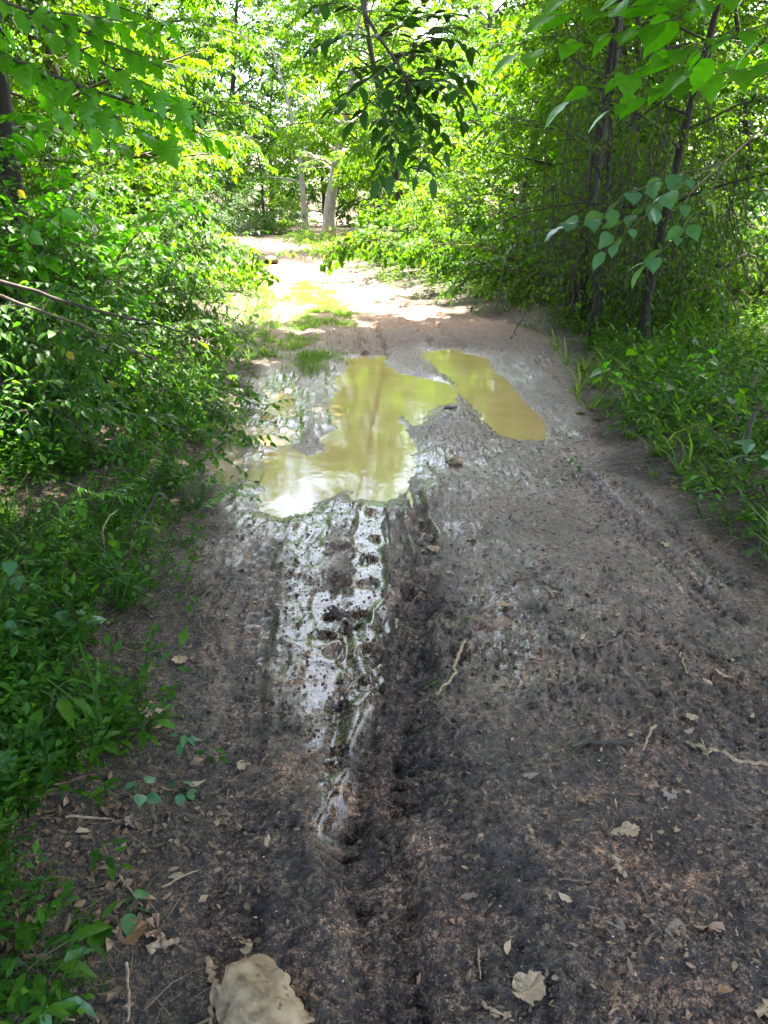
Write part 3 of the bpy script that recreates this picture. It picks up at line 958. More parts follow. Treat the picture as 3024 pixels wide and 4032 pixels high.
LT, RT, FT = 'trees along the left side of the track', 'trees along the right side of the track', 'trees closing the far end of the track'
trees = [
    # left
    ('tree_a', -4.5, 12.4, 1.0, 0.3, 'leaf_yellow', 'tall fine leaved tree hanging over the left edge of the sunlit track', LT),
    ('tree_e', -5.4, 15.8, 1.0, 2.0, 'leaf_yellow', 'bushy tree at the left track edge just behind the fine leaved tall one', LT),
    ('tree_b', -5.4, 17.5, 1.1, 4.0, 'leaf', 'spreading tree set back on the left before the bright clearing', LT),
    ('tree_c', -5.2, 8.8, 0.95, 1.2, 'leaf_deep', 'tree with bare lower trunk standing in the dark hollow on the left', LT),
    ('tree_b', -6.4, 6.2, 1.0, 2.6, 'leaf_deep', 'dark tree deep behind the shrubs at the left picture edge', LT),
    ('tree_a', -7.0, 10.5, 1.1, 0.9, 'leaf_deep', 'dense dark tree closing the back of the left hollow', LT),
    ('tree_e', -8.2, 8.0, 1.2, 5.0, 'leaf_deep', 'low dense tree filling the shade behind the left hollow', LT),
    ('tree_c', -4.3, 3.6, 1.0, 0.4, 'leaf', 'tree outside the left frame whose crown shades the left verge', LT),  # added out of view for its shade
    ('tree_a', -8.2, 23.0, 1.15, 3.3, 'leaf', 'tree left of where the track runs into the clearing', LT),
    ('tree_b', -9.0, 14.0, 1.2, 5.2, 'leaf', 'tree in the second row behind the fine leaved left tree', LT),
    # right
    ('sparse_tree', 2.35, 8.8, 0.78, 0.2, 'leaf_olive', 'dark vine hung tree at the inner end of the right thicket', RT),
    ('sparse_tree', 2.75, 8.4, 0.8, 3.6, 'leaf_olive', 'leaning dark trunk tree in the middle of the right thicket', RT),
    ('sparse_tree', 6.3, 13.9, 1.0, 2.2, 'leaf_yellow', 'leafy tree with long boughs right behind the thicket trunks', RT),
    ('tree_e', 3.9, 13.6, 1.15, 0.7, 'leaf', 'bushy tree over the shaded bank right of the puddles', RT),
    ('tree_b', 4.6, 17.0, 1.1, 1.9, 'leaf_yellow', 'light green tree above the right hand bushes', RT),
    ('tree_a', 3.4, 21.0, 1.0, 4.4, 'leaf', 'tree behind the last bush on the right of the track', RT),
    ('tree_c', 9.8, 17.0, 1.0, 5.1, 'leaf_yellow', 'sunlit yellow green tree behind the thicket at far right', RT),
    ('tree_e', 8.8, 14.0, 1.3, 3.0, 'leaf_yellow', 'sunlit bushy tree seen through the right thicket', RT),
    ('tree_b', 10.5, 9.5, 1.0, 2.5, 'leaf_yellow', 'bright tree at the right frame edge beyond the dark boughs', RT),
    ('tree_b', 6.6, 18.5, 1.2, 0.1, 'leaf', 'broad tree behind the long boughed tree right of the track', RT),
    # tall trees added, mostly out of view, to shade the near track
    ('tree_d', 2.45, 2.0, 1.0, 1.7, 'leaf', 'unseen tall tree added on the right, its crown shading the near mud', RT),
    ('tree_d', 4.4, 6.6, 1.0, 3.9, 'leaf', 'unseen tall tree added just right of the frame to shade the puddles', RT),
    ('tree_d', 3.3, 0.2, 1.0, 0.4, 'leaf', 'unseen tall shade tree added beside the camera on the right', RT),
    ('tree_d', 3.6, 4.4, 1.0, 2.9, 'leaf', 'unseen tall shade tree added right of the frame behind the linden boughs', RT),
    ('tree_d', -2.25, 1.5, 1.0, 2.2, 'leaf', 'unseen tall tree added on the left, its crown shading the near mud', LT),
    ('tree_d', -3.1, 5.0, 1.0, 5.1, 'leaf_deep', 'unseen tall tree added by the arching shrubs to shade the left side', LT),
    ('tree_d', -2.8, -1.4, 1.0, 0.7, 'leaf', 'unseen tall shade tree added beside the camera on the left', LT),
    ('tree_d', 2.5, 10.4, 0.95, 2.4, 'leaf', 'tall tree added in the right thicket, its high unseen crown shading the puddles', RT),
    ('tree_d', -3.55, 7.9, 1.05, 3.4, 'leaf_deep', 'tall dark trunk tree added in the left hollow, its crown shading the wheel track', LT),
    ('tree_d', 1.9, -1.3, 1.0, 5.7, 'leaf', 'unseen tall shade tree added close behind the camera on the right', RT),
    ('tree_d', -5.4, 3.6, 1.05, 1.0, 'leaf_deep', 'unseen tall shade tree added in a second row left of the frame', LT),
    # far; brighter yellow leaf colour stands in for sunny glow on some
    ('tree_b', 0.6, 28.0, 1.43, 0.6, 'leaf_yellow', 'tree right of the clearing nearest to the pale trunks', FT),
    ('tree_a', -10.5, 33.0, 1.69, 1.0, 'leaf_deep', 'dark tree at the left end of the far clearing', FT),
    ('tree_b', -8.8, 47.0, 1.95, 3.0, 'leaf_deep', 'dark low branched tree behind the end of the track', FT),
    ('tree_a', -0.2, 54.0, 1.95, 2.0, 'leaf_yellow', 'tree deep in the far wood right of both pale trunks', FT),
    ('tree_e', -6.2, 43.0, 1.1, 0.2, 'leaf_yellow', 'small sunlit tree at the end of the track left of the pale trunks', FT),
    ('tree_b', -0.4, 45.0, 1.82, 1.1, 'leaf_yellow', 'tree in the far wood right of the broader pale trunk', FT),
    ('tree_a', 4.0, 36.0, 1.82, 5.4, 'leaf_yellow', 'tall tree in the far wood above the right bushes', FT),
    ('tree_e', 1.8, 33.0, 1.3, 4.1, 'leaf_yellow', 'bushy yellow green tree in front of the far right wood', FT),
    ('tree_b', 8.0, 28.0, 1.82, 2.2, 'leaf', 'broad tree far back on the right above the thicket', FT),
    ('tree_a', 9.5, 19.0, 1.69, 0.1, 'leaf_yellow', 'light tree far back behind the right thicket', FT),
    ('tree_a', -14.0, 24.0, 1.95, 2.7, 'leaf_deep', 'dark tree deep in the left wood beyond the hollow', FT),
    ('tree_a', -14.5, 48.0, 2.21, 4.7, 'leaf_deep', 'tallest dark tree at the left back of the far wood', FT),
    ('tree_b', 10.0, 48.0, 2.34, 0.8, 'leaf', 'large tree at the right back of the far wood', FT),
]
far_low = ((-17, 50, 2.2, 'farthest left'), (-12.5, 56, 2.0, 'left of the end of the track'), (-8, 59, 2.3, 'straight behind the end of the track'), (-4, 57, 1.9, 'between the two pale trunks'), (0.5, 60, 2.2, 'right of the broad pale trunk'),
           (4.5, 54, 2.1, 'behind the hanging dark feather leaves'), (8.5, 44, 2.1, 'above the bushes of the right bank'), (13, 38, 2.2, 'behind the inner thicket trunk'), (14, 26, 2.0, 'farthest right behind the thicket'))
trees += [('tree_e', x, y, sc, 1.7 * i, 'leaf', 'low dense tree closing the far view, ' + wh, 'low trees closing the far view') for i, (x, y, sc, wh) in enumerate(far_low)]
for key, x, y, s, rz, mat, lab, grp in trees:
    plant(key, 'tree', 'tree', x, y, s, rz, mat, lab, grp, 'dark_bark' if key in ('sparse_tree', 'tree_d') else 'bark')

# two pale trunks in the sun at the end of the track
for (px, py, yy, r, H, lab, seed) in ((1207, 945, 40, 0.16, 9, 'slim pale trunk tree standing in the sunny clearing, left of the broader one', 31), (1292, 950, 36, 0.27, 10, 'broad pale trunk tree lit by the sun at the end of the track', 32)):
    g = grow_tree(seed, H=H, r0=r, t0=0.27, nb=22, Lmax=3.0, sub_gap=0.5, twig_gap=0.22, step=0.09)
    p = deep(px, py, yy)
    t = thing('pale_trunk_tree', lab, 'tree', (p[0], p[1], float(gz(p[0], p[1])) - 0.05))
    link('trunk', g[0].mesh('pale_trunk'), M['pale_bark'], t)
    link('crown', crown_mesh('pale_crown', g, L4, 0.16), M['leaf_yellow'], t, 'stuff')

LS, RS = 'shrubs along the left verge', 'bushes along the right bank'
shrubs = [
    ('shrub_b', -3.3, 6.9, 0.95, 0.5, 'leaf_shrub', 'left shrub with bright new leaves below the dark hollow', LS),
    ('shrub_a', -3.6, 5.6, 0.95, 2.0, 'leaf_shrub', 'dark shrub at the left picture edge behind the arching boughs', LS),
    ('shrub_a', -3.4, 8.8, 1.05, 3.7, 'leaf_shrub', 'shrub reaching its boughs over the left wheel track', LS),
    ('shrub_b', -3.8, 10.8, 0.95, 1.1, 'leaf_shrub', 'shrub under the fine leaved tree on the left', LS),
    ('shrub_c', -3.9, 12.6, 1.1, 4.1, 'leaf_shrub', 'low shrub beside the sunlit left edge of the track', LS),
    ('heart_shrub', -4.5, 14.6, 1.1, 4.9, 'leaf_yellow', 'broad leaved bush left of the sunlit grass strip', LS),
    ('shrub_b', -5.6, 19.0, 1.1, 0.2, 'leaf', 'bush at the left of the shadow band across the track', LS),
    ('shrub_a', -7.2, 25.0, 1.3, 0.9, 'leaf_deep', 'dark bush left of the bright clearing', LS),
    ('shrub_b', -4.9, 8.0, 1.0, 3.1, 'leaf_deep', 'shaded shrub under the tree in the left hollow', LS),
    ('heart_shrub', 0.9, 19.9, 1.15, 0.4, 'leaf_yellow', 'pale broad leaved bush nearest the shadow band on the right', RS),
    ('heart_shrub', 1.7, 17.1, 1.2, 2.4, 'leaf', 'tall broad leaved bush leaning to the track on the right', RS),
    ('shrub_b', 2.3, 15.0, 1.15, 1.4, 'leaf_yellow', 'sunlit twiggy bush above the bank of dry twigs', RS),
    ('heart_shrub', 2.8, 13.4, 1.15, 4.0, 'leaf', 'broad leaved bush in the middle of the right bank', RS),
    ('shrub_a', 3.1, 12.0, 1.2, 5.3, 'leaf_shrub', 'dark bush with its foot in shade left of the thicket', RS),
    ('shrub_b', 3.2, 10.6, 1.0, 0.9, 'leaf_shrub', 'bush hugging the inner side of the vine hung trees', RS),
    ('shrub_c', 0.9, 24.2, 1.3, 2.9, 'leaf_yellow', 'last bright bush before the clearing on the right', RS),
    ('shrub_c', 5.0, 10.4, 1.4, 0.6, 'leaf_yellow', 'glowing yellow green bush beyond the weeds at far right', RS),
    ('shrub_a', 5.7, 11.9, 1.3, 2.6, 'leaf_yellow', 'sunlit bush at the right frame edge above the weeds', RS),
    ('shrub_b', 4.8, 12.9, 1.3, 3.4, 'leaf_yellow', 'bush in the sun behind the leaning trunk', RS),
    ('shrub_a', -7.0, 38.0, 1.4, 3.0, 'leaf_deep', 'dark bush under the trees at the very end of the track', FT),
    ('shrub_b', -5.4, 41.5, 0.8, 5.0, 'leaf_yellow', 'small sunlit bush between the end of the track and the slim pale trunk', FT),
    ('shrub_c', -3.0, 33.0, 1.0, 1.5, 'leaf_yellow', 'sunlit low bush right of the bright clearing', FT),
]
for key, x, y, s, rz, mat, lab, grp in shrubs:
    plant(key, 'shrub', 'bush', x, y, s, rz, mat, lab, grp, 'twig')


def leafy_shrub(name, label, cat, x, y, g, tpl, size, mat, wood, n_single, group=None):
    """shrub whose leaves nearest the camera are single parts"""
    z = float(gz(x, y)) - 0.02
    t = thing(name, label, cat, (x, y, z), 0, group)
    wd, p, a, nz, rg = g
    link('stem', wd.mesh('shrub_stem'), M[wood], t)
    s = size * (1 + rg.normal(0, 0.25, len(p)).clip(-.5, .7))
    wp = p + (x, y, z)
    rel = wp - (0, 0, CAM_H)
    fy = rel[:, 1] * cp - rel[:, 2] * sp_
    fz = rel[:, 1] * sp_ + rel[:, 2] * cp
    vis = (np.abs(rel[:, 0] / fy) < 0.49) & (np.abs(fz / fy) < 0.655)
    score = np.linalg.norm(rel, axis=1) / s + np.where(vis, 0, 1e6)
    order = np.argsort(score)
    single, rest = order[:n_single], order[n_single:]
    link('foliage', make_mesh('shrub_foliage', *place(tpl, p[rest], a[rest], nz[rest], s[rest])), M[mat], t, 'stuff')
    me = make_mesh('shrub_leaf', *tpl)
    me.materials.append(M[mat])
    for i in single:
        set_leaf(link('leaf', me, parent=t), p[i], a[i], nz[i], s[i])
    return t


def set_leaf(o, p, ax, nz, s):
    X = unit(ax)
    Y = unit(np.cross(nz, X))
    Z = np.cross(X, Y)
    m = Matrix(((X[0] * s, Y[0] * s, Z[0] * s, p[0]), (X[1] * s, Y[1] * s, Z[1] * s, p[1]), (X[2] * s, Y[2] * s, Z[2] * s, p[2]), (0, 0, 0, 1)))
    o.matrix_basis = m
    return o


NS = 'arching shrubs nearest on the left'
leafy_shrub('arching_shrub', 'arching shrub whose long boughs reach right to the puddles on the left verge', 'bush', -3.1, 5.4,
            grow_shrub(41, 1.55, 1.5, 14, step=0.032, fall=0.15, dirs=(-0.3, 0.9), sub_gap=0.075), L8, 0.05, 'leaf_shrub', 'bark', 300, NS)
leafy_shrub('arching_shrub', 'darker arching shrub in front at the left picture edge', 'bush', -2.8, 4.2,
            grow_shrub(42, 1.25, 1.3, 13, step=0.034, fall=0.15, dirs=(0.2, 1.2), sub_gap=0.08), L8, 0.052, 'leaf_shrub', 'bark', 300, NS)
leafy_shrub('arching_shrub', 'shrub with drooping leaf tips over the left wheel track beyond the thin puddle', 'bush', -3.25, 7.6,
            grow_shrub(43, 1.5, 1.2, 13, step=0.034, fall=0.14, dirs=(-0.5, 0.9), sub_gap=0.08), L8N, 0.062, 'leaf_shrub', 'bark', 250, NS)
leafy_shrub('young_bush', 'young bright leaved bush standing up in the dark hollow on the left', 'bush', -2.6, 6.3,
            grow_shrub(44, 1.75, 0.5, 7, step=0.06, fall=0.05, sub_gap=0.14), ROUND, 0.085, 'leaf_bright', 'green_twig', 280)

# ------------------------------------------------------------------ hanging dead vines of the right thicket
def vines(label, x, y, n, rad, h, seed):
    rg = np.random.default_rng(seed)
    a = Acc()
    lf = Acc()
    for i in range(n):
        an, rr = rg.random() * 6.28, rad * math.sqrt(rg.random())
        top = h * (0.45 + 0.55 * rg.random())
        p = np.array((math.cos(an) * rr, math.sin(an) * rr, top))
        L = top * (0.45 + 0.6 * rg.random())
        P = curve(rg, p, (rg.normal(0, .25), rg.normal(0, .25), -1), L, 8, 0.05, 0.16)
        P[:, 2] = np.maximum(P[:, 2], 0.0)
        r_ = 0.002 + 0.006 * rg.random() ** 2
        if i % 3:
            q_, x_, n_ = leaves_on(rg, P, 0.055, 1.0, 0.5, 0.5)
            lf.add(*place(L4, q_ + rg.normal(0, 0.03, q_.shape), x_, n_, 0.06 * (1 + rg.normal(0, 0.25, len(q_)).clip(-.5, .5))))
        tube(a, P, r_, 3, cap=False)
        for _ in range(2):
            j = rg.integers(1, 7)
            tube(a, curve(rg, P[j], rg.normal(0, 1, 3), 0.25 + 0.25 * rg.random(), 4, 0.1, 0.2), 0.0016, 3, cap=False)
    t = thing('vine_tangle', label, 'vines', (x, y, float(gz(x, y))), 0, 'tangles of dead vines in the right thicket')
    link('strands', a.mesh('vine_strands'), M['bark'], t, 'stuff')
    link('foliage', lf.mesh('vine_foliage'), M['leaf_olive'], t, 'stuff')


vines('tangle of leafy brown vines hanging round the inner trunk of the right thicket', 2.35, 8.8, 90, 0.7, 3.2, 51)
vines('tangle of brown vines at the foot of the leaning trunk', 2.85, 8.3, 80, 0.7, 2.4, 52)
vines('thin brown vine curtain left of the thicket trunks above the bank', 2.3, 10.0, 50, 0.7, 1.9, 53)

# ------------------------------------------------------------------ trees outside the frame whose leafy boughs reach into it
def leaf_meshes(name, tpls, mat):
    out = []
    for t_ in tpls:
        me = make_mesh(name, *t_)
        me.materials.append(M[mat])
        out.append(me)
    return out


def bough(parent, rg, P, r0, mes, size, step, wood, spread=0.85, down=0.45, tilt=0.3, start=0.1, both=False, maxn=999, name='bough'):
    P = np.asarray(P, float)
    # smooth the given line
    t0 = np.linspace(0, 1, len(P))
    tt = np.linspace(0, 1, max(8, len(P) * 4))
    S = np.stack([np.interp(tt, t0, P[:, k]) for k in range(3)], -1)
    for _ in range(3):
        S[1:-1] = (S[:-2] + 2 * S[1:-1] + S[2:]) / 4
    a = Acc()
    tube(a, S, np.linspace(r0, max(r0 * 0.3, 0.0008), len(S)), 5)
    p, ax, nz = leaves_on(rg, S, step, spread, down, tilt, start, both)
    k = min(len(p), maxn)
    sz = size * (1 + rg.normal(0, 0.2, k).clip(-.45, .5))
    pet = []
    for i in range(k):
        d = unit(ax[i] + (0, 0, 0.35))
        q = p[i] + d * sz[i] * 0.16
        tube(a, np.array([p[i], p[i] + d * sz[i] * 0.1, q]), 0.0009, 3, cap=False)
        pet.append(q)
    b = link(name, a.mesh(name), M[wood], parent)
    for i in range(k):
        set_leaf(link('leaf', mes[rg.integers(len(mes))], parent=b), pet[i], ax[i], nz[i], sz[i])
    return b


def host_tree(name, label, cat, x, y, H, r, limbs, wood='bark', lean=(0, 0)):
    """trunk with the limbs that carry the boughs"""
    t = thing(name, label, cat, (0, 0, 0))
    rg = np.random.default_rng(int(abs(x) * 100 + abs(y) * 10))
    a = Acc()
    z = float(gz(x, y))
    T = curve(rg, (x, y, z - 0.1), (lean[0], lean[1], 1), H, 10, 0, 0.04)
    tube(a, T, np.linspace(r * 1.2, r * 0.4, 10), 9)
    for zt, tips in limbs:
        j = int(np.argmin(np.abs(T[:, 2] - zt)))
        P = np.vstack([[T[j]], tips])
        tt = np.linspace(0, 1, 10)
        S = np.stack([np.interp(tt, np.linspace(0, 1, len(P)), P[:, k]) for k in range(3)], -1)
        for _ in range(2):
            S[1:-1] = (S[:-2] + 2 * S[1:-1] + S[2:]) / 4
        tube(a, S, np.linspace(r * 0.3, 0.006, 10), 6)
    link('trunk', a.mesh('host_trunk'), M[wood], t)
    return t


def dp(lst):
    return [deep(a, b, c) for a, b, c in lst]


# left: lobed bright leaves from a tree just outside the frame
hl = deep(-120, 60, 3.0)
lt = host_tree('mulberry_tree', 'tree leaning in at upper left with big bright lobed leaves on its boughs', 'tree', -2.3, 2.6, 4.2, 0.07, [(2.9, [deep(-150, -60, 3.0)]), (2.3, [deep(-120, 160, 3.1)]), (3.2, [deep(250, -130, 3.3)])])
lm = leaf_meshes('lobed_leaf', [LOBED, OVAL_T, LOBED], 'leaf_bright')
rg = np.random.default_rng(61)
for P, r_, mx in (
        ([(-150, -60, 3.0), (280, 110, 3.05), (520, 200, 3.1), (640, 270, 3.15)], 0.006, 40),
        ([(-120, 160, 3.1), (290, 330, 3.1), (560, 420, 3.1), (830, 545, 3.15)], 0.007, 50),
        ([(-120, 160, 3.1), (120, 260, 3.1), (300, 420, 3.15), (480, 590, 3.2)], 0.005, 40),
        ([(100, 60, 3.0), (400, 250, 2.95), (620, 350, 2.95), (740, 420, 2.95)], 0.004, 40),
        ([(-150, -60, 3.0), (30, 150, 3.2), (120, 300, 3.3), (230, 430, 3.35)], 0.005, 35),
        ([(250, -130, 3.3), (420, 10, 3.3), (560, 60, 3.35), (640, 90, 3.4)], 0.004, 30),
        ([(100, 40, 3.0), (330, 60, 3.1), (520, 90, 3.1), (600, 140, 3.1)], 0.004, 30),
        ([(290, 330, 3.1), (430, 450, 3.0), (560, 520, 3.0), (650, 560, 3.0)], 0.003, 24)):
    bough(lt, rg, dp(P), r_, lm, 0.08, 0.038, 'bark', 0.8, 0.5, 0.3, 0.05, maxn=int(mx * 1.3))

# top centre: dark pinnate leaves hanging from above
wt = host_tree('walnut_tree', 'tree outside the top frame with dark feather shaped leaves hanging in the middle', 'tree', 2.3, 0.6, 4.6, 0.06, [(3.6, [np.array((1.2, 1.3, 3.1)), deep(1390, -190, 2.05)])], lean=(-0.05, 0.02))
fm = leaf_meshes('leaflet', [LFT], 'leaf_deep')
rg = np.random.default_rng(62)
stem_p = dp([(1390, -190, 2.05), (1440, 60, 2.05), (1500, 160, 2.05), (1560, 240, 2.05), (1610, 330, 2.1), (1620, 420, 2.1)])
a = Acc()
tube(a, np.array(stem_p), np.linspace(0.0055, 0.002, len(stem_p)), 6)
stem = link('bough', a.mesh('walnut_bough'), M['bark'], wt)
nl = 0
for P in (
        [(1500, 150, 2.05), (1390, 130, 2.0), (1290, 160, 1.97), (1210, 215, 1.95)],
        [(1560, 240, 2.05), (1470, 300, 2.0), (1390, 360, 1.95), (1320, 430, 1.93)],
        [(1590, 300, 2.1), (1500, 370, 2.05), (1440, 430, 2.0), (1390, 490, 2.0)],
        [(1600, 320, 2.1), (1560, 450, 2.05), (1530, 570, 2.03), (1490, 700, 2.0)],
        [(1610, 350, 2.1), (1640, 470, 2.1), (1660, 590, 2.08), (1640, 690, 2.05)],
        [(1600, 300, 2.1), (1690, 270, 2.1), (1780, 290, 2.1), (1870, 330, 2.1)],
        [(1500, 150, 2.05), (1600, 90, 2.1), (1700, 60, 2.15), (1810, 60, 2.2)],
        [(1610, 330, 2.1), (1710, 350, 2.15), (1790, 410, 2.15), (1830, 500, 2.15)],
        [(1440, 60, 2.05), (1370, 20, 2.0), (1300, 10, 1.97), (1240, 40, 1.95)],
        [(1470, 100, 2.05), (1560, 20, 2.1), (1640, -40, 2.1), (1700, -60, 2.1)],
        [(1620, 400, 2.1), (1690, 450, 2.12), (1730, 510, 2.12), (1750, 590, 2.1)],
        [(1560, 240, 2.05), (1660, 170, 2.15), (1770, 150, 2.2), (1850, 190, 2.2)],
        [(1600, 310, 2.1), (1560, 380, 2.15), (1500, 470, 2.2), (1460, 560, 2.2)],
        [(1600, 310, 2.1), (1680, 320, 2.2), (1760, 340, 2.25), (1800, 400, 2.3)],
        [(1540, 210, 2.05), (1600, 220, 2.15), (1690, 220, 2.2), (1760, 240, 2.25)],
        [(1610, 380, 2.1), (1600, 450, 2.1), (1590, 520, 2.12), (1580, 600, 2.12)],
        [(1620, 420, 2.1), (1640, 520, 2.05), (1690, 600, 2.0), (1700, 690, 1.98)],
        [(1620, 420, 2.1), (1580, 500, 2.05), (1550, 590, 2.0), (1540, 680, 1.97)],
        [(1600, 320, 2.1), (1660, 400, 2.2), (1690, 480, 2.2), (1700, 560, 2.2)],
        [(1540, 210, 2.05), (1560, 120, 2.1), (1620, 50, 2.15), (1680, 10, 2.15)],
        [(1620, 330, 2.1), (1720, 310, 2.0), (1800, 340, 1.95), (1850, 400, 1.92)],
        [(1580, 260, 2.05), (1690, 130, 2.2), (1760, 110, 2.25), (1810, 120, 2.3)],
        [(1610, 340, 2.1), (1650, 300, 2.2), (1720, 260, 2.25), (1790, 240, 2.3)],
        [(1590, 290, 2.05), (1570, 330, 2.2), (1540, 400, 2.25), (1520, 470, 2.3)],
        [(1580, 270, 2.05), (1520, 280, 2.15), (1440, 260, 2.2), (1370, 280, 2.25)]):
    b = bough(stem, rg, dp(P), 0.0016, fm, 0.041, 0.025, 'green_twig', 0.95, 0.1, 0.22, 0.16, both=True, maxn=23, name='leaf_stalk')
    # leaves may not hang a level deeper than the stalk allows: give them to the bough's tree directly
    for ch in list(b.children):
        ch.parent = stem

# right: large round toothed leaves
rt = host_tree('linden_tree', 'tree outside the right frame holding large round glossy leaves over the track', 'tree', 2.3, 2.6, 4.5, 0.07, [(2.7, [deep(3100, -100, 2.5)]), (2.4, [deep(3100, 60, 2.5)]), (2.0, [deep(3100, 420, 3.0)]), (2.1, [deep(3100, 230, 2.7)])])
rm = leaf_meshes('round_leaf', [HEART, ROUND], 'leaf_bright')
rg = np.random.default_rng(63)
for P, mx in (
        ([(3100, -100, 2.5), (2720, 10, 2.35), (2450, 30, 2.25), (2200, 60, 2.2)], 18),
        ([(2900, -40, 2.4), (2600, 100, 2.4), (2330, 150, 2.35), (2060, 215, 2.3)], 18),
        ([(3100, 60, 2.5), (2800, 180, 2.45), (2560, 250, 2.4), (2260, 395, 2.35)], 22),
        ([(3100, 230, 2.7), (2900, 280, 2.65), (2760, 300, 2.6), (2650, 330, 2.6)], 12),
        ([(2800, 180, 2.45), (2700, 300, 2.5), (2550, 370, 2.5), (2420, 430, 2.5)], 10),
        ([(3100, 60, 2.5), (3020, 150, 2.7), (2960, 210, 2.75), (2890, 240, 2.8)], 10),
        ([(2720, -60, 2.3), (2560, -30, 2.2), (2380, -30, 2.15), (2270, -20, 2.1)], 10)):
    bough(rt, rg, dp(P), 0.0028, rm, 0.078, 0.045, 'green_twig', 0.8, 0.22, 0.25, 0.12, maxn=int(mx * 1.4))
tm_ = leaf_meshes('sky_tinted_leaf', [ROUND, OVAL_T], 'leaf_teal')  # sky reflection put into the colour of these leaves
bough(rt, rg, dp([(3100, 420, 3.0), (2850, 640, 3.0), (2710, 760, 3.0), (2665, 890, 3.0)]), 0.004, tm_, 0.05, 0.4, 'dead_twig', maxn=2)
for P, mx in (
        ([(2850, 640, 3.0), (2620, 700, 2.95), (2460, 770, 2.9), (2380, 850, 2.85), (2225, 890, 2.8)], 18),
        ([(2850, 640, 3.0), (2640, 740, 2.9), (2530, 860, 2.85), (2390, 985, 2.8)], 15),
        ([(2850, 640, 3.0), (2760, 830, 2.95), (2660, 940, 2.9), (2550, 1035, 2.85)], 11),
        ([(2710, 760, 3.0), (2560, 800, 3.0), (2470, 860, 3.0), (2400, 920, 3.0)], 9)):
    bough(rt, rg, dp(P), 0.0034, tm_, 0.072, 0.045, 'green_twig', 0.8, 0.25, 0.25, 0.22, maxn=int(mx * 1.4))

# ------------------------------------------------------------------ undergrowth
def weed_tpl(seed, H, nleaf, size, tpl, spread=0.5):
    rg = np.random.default_rng(seed)
    a = Acc()
    for s in range(3):
        an = rg.random() * 6.28
        P = curve(rg, (0, 0, -0.02), (math.cos(an) * spread, math.sin(an) * spread, 1), H * (0.7 + 0.5 * rg.random()), 4, 0.06, 0.08)
        tube(a, P, np.linspace(0.0022, 0.0008, 4), 3, cap=False)
        p, ax, nz = leaves_on(rg, P, H / nleaf, 1.0, 0.25, 0.35, 0.15)
        a.add(*place(tpl, p, ax, nz, size * (1 + rg.normal(0, 0.25, len(p)).clip(-.5, .5))))
    return a.arrays()


def tuft_tpl(seed, n, H):
    rg = np.random.default_rng(seed)
    an = rg.random(n) * 6.28
    el = 0.7 + 0.7 * rg.random(n)
    ax = np.stack([np.cos(an) * np.cos(el), np.sin(an) * np.cos(el), np.sin(el)], -1)
    nz = np.stack([-np.cos(an), -np.sin(an), np.full(n, 0.8)], -1)
    p = rg.normal(0, 0.012, (n, 3)) * (1, 1, 0)
    return place(BLADE, p, ax, nz, H * (0.5 + 0.8 * rg.random(n)))


def low_tpl(seed, n, size, tpl, H=0.1):
    rg = np.random.default_rng(seed)
    a = Acc()
    for i in range(n):
        an = rg.random() * 6.28
        P = curve(rg, (0, 0, -0.01), (math.cos(an) * 1.2, math.sin(an) * 1.2, 1), H * (0.6 + 0.9 * rg.random()), 4, 0.2, 0.1)
        tube(a, P[[0, 3]], 0.001, 3, cap=False)
        a.add(*place(tpl, P[-1:], np.array([[math.cos(an), math.sin(an), -0.15]]), np.array([[rg.normal(0, .25), rg.normal(0, .25), 1.]]), size * (0.7 + 0.6 * rg.random())))
    return a.arrays()


WEEDS = [weed_tpl(s, h, n, z, t_) for s, h, n, z, t_ in ((71, .22, 8, .045, L4), (72, .3, 9, .05, L8N), (73, .16, 7, .032, L4), (74, .36, 10, .06, L4), (75, .12, 6, .026, L2), (76, .26, 12, .03, L2))]
LOWS = [low_tpl(77, 6, .05, HEART_LOW), low_tpl(78, 8, .035, L8), low_tpl(79, 5, .065, ROUND, 0.13)]
TUFTS = [tuft_tpl(80, 14, .22), tuft_tpl(81, 10, .32), tuft_tpl(82, 16, .14)]


def scatter(name, label, rg, pts, tpls, weights, smin, smax, mat, cat=None):
    a = Acc()
    n = len(pts)
    pick = rg.choice(len(tpls), n, p=np.array(weights) / sum(weights))
    rot = rg.random(n) * 6.283
    sc = smin + (smax - smin) * rg.random(n)
    z = gz(pts[:, 0], pts[:, 1])
    for k, (V0, T0) in enumerate(tpls):
        m = np.nonzero(pick == k)[0]
        if len(m) == 0: continue
        c, s = np.cos(rot[m])[:, None], np.sin(rot[m])[:, None]
        tl = rg.normal(0, 0.12, (len(m), 2))
        X = (V0[None, :, 0] * c - V0[None, :, 1] * s) * sc[m][:, None] + V0[None, :, 2] * sc[m][:, None] * tl[:, :1] + pts[m, 0][:, None]
        Y = (V0[None, :, 0] * s + V0[None, :, 1] * c) * sc[m][:, None] + V0[None, :, 2] * sc[m][:, None] * tl[:, 1:] + pts[m, 1][:, None]
        Z = V0[None, :, 2] * sc[m][:, None] + z[m][:, None]
        a.add(np.stack([X, Y, Z], -1).reshape(-1, 3), (T0[None] + (np.arange(len(m)) * len(V0))[:, None, None]).reshape(-1, 3))
    o = link(name, a.mesh(name), M[mat], kind='stuff')
    return tag(o, label, cat)


rg = np.random.default_rng(90)


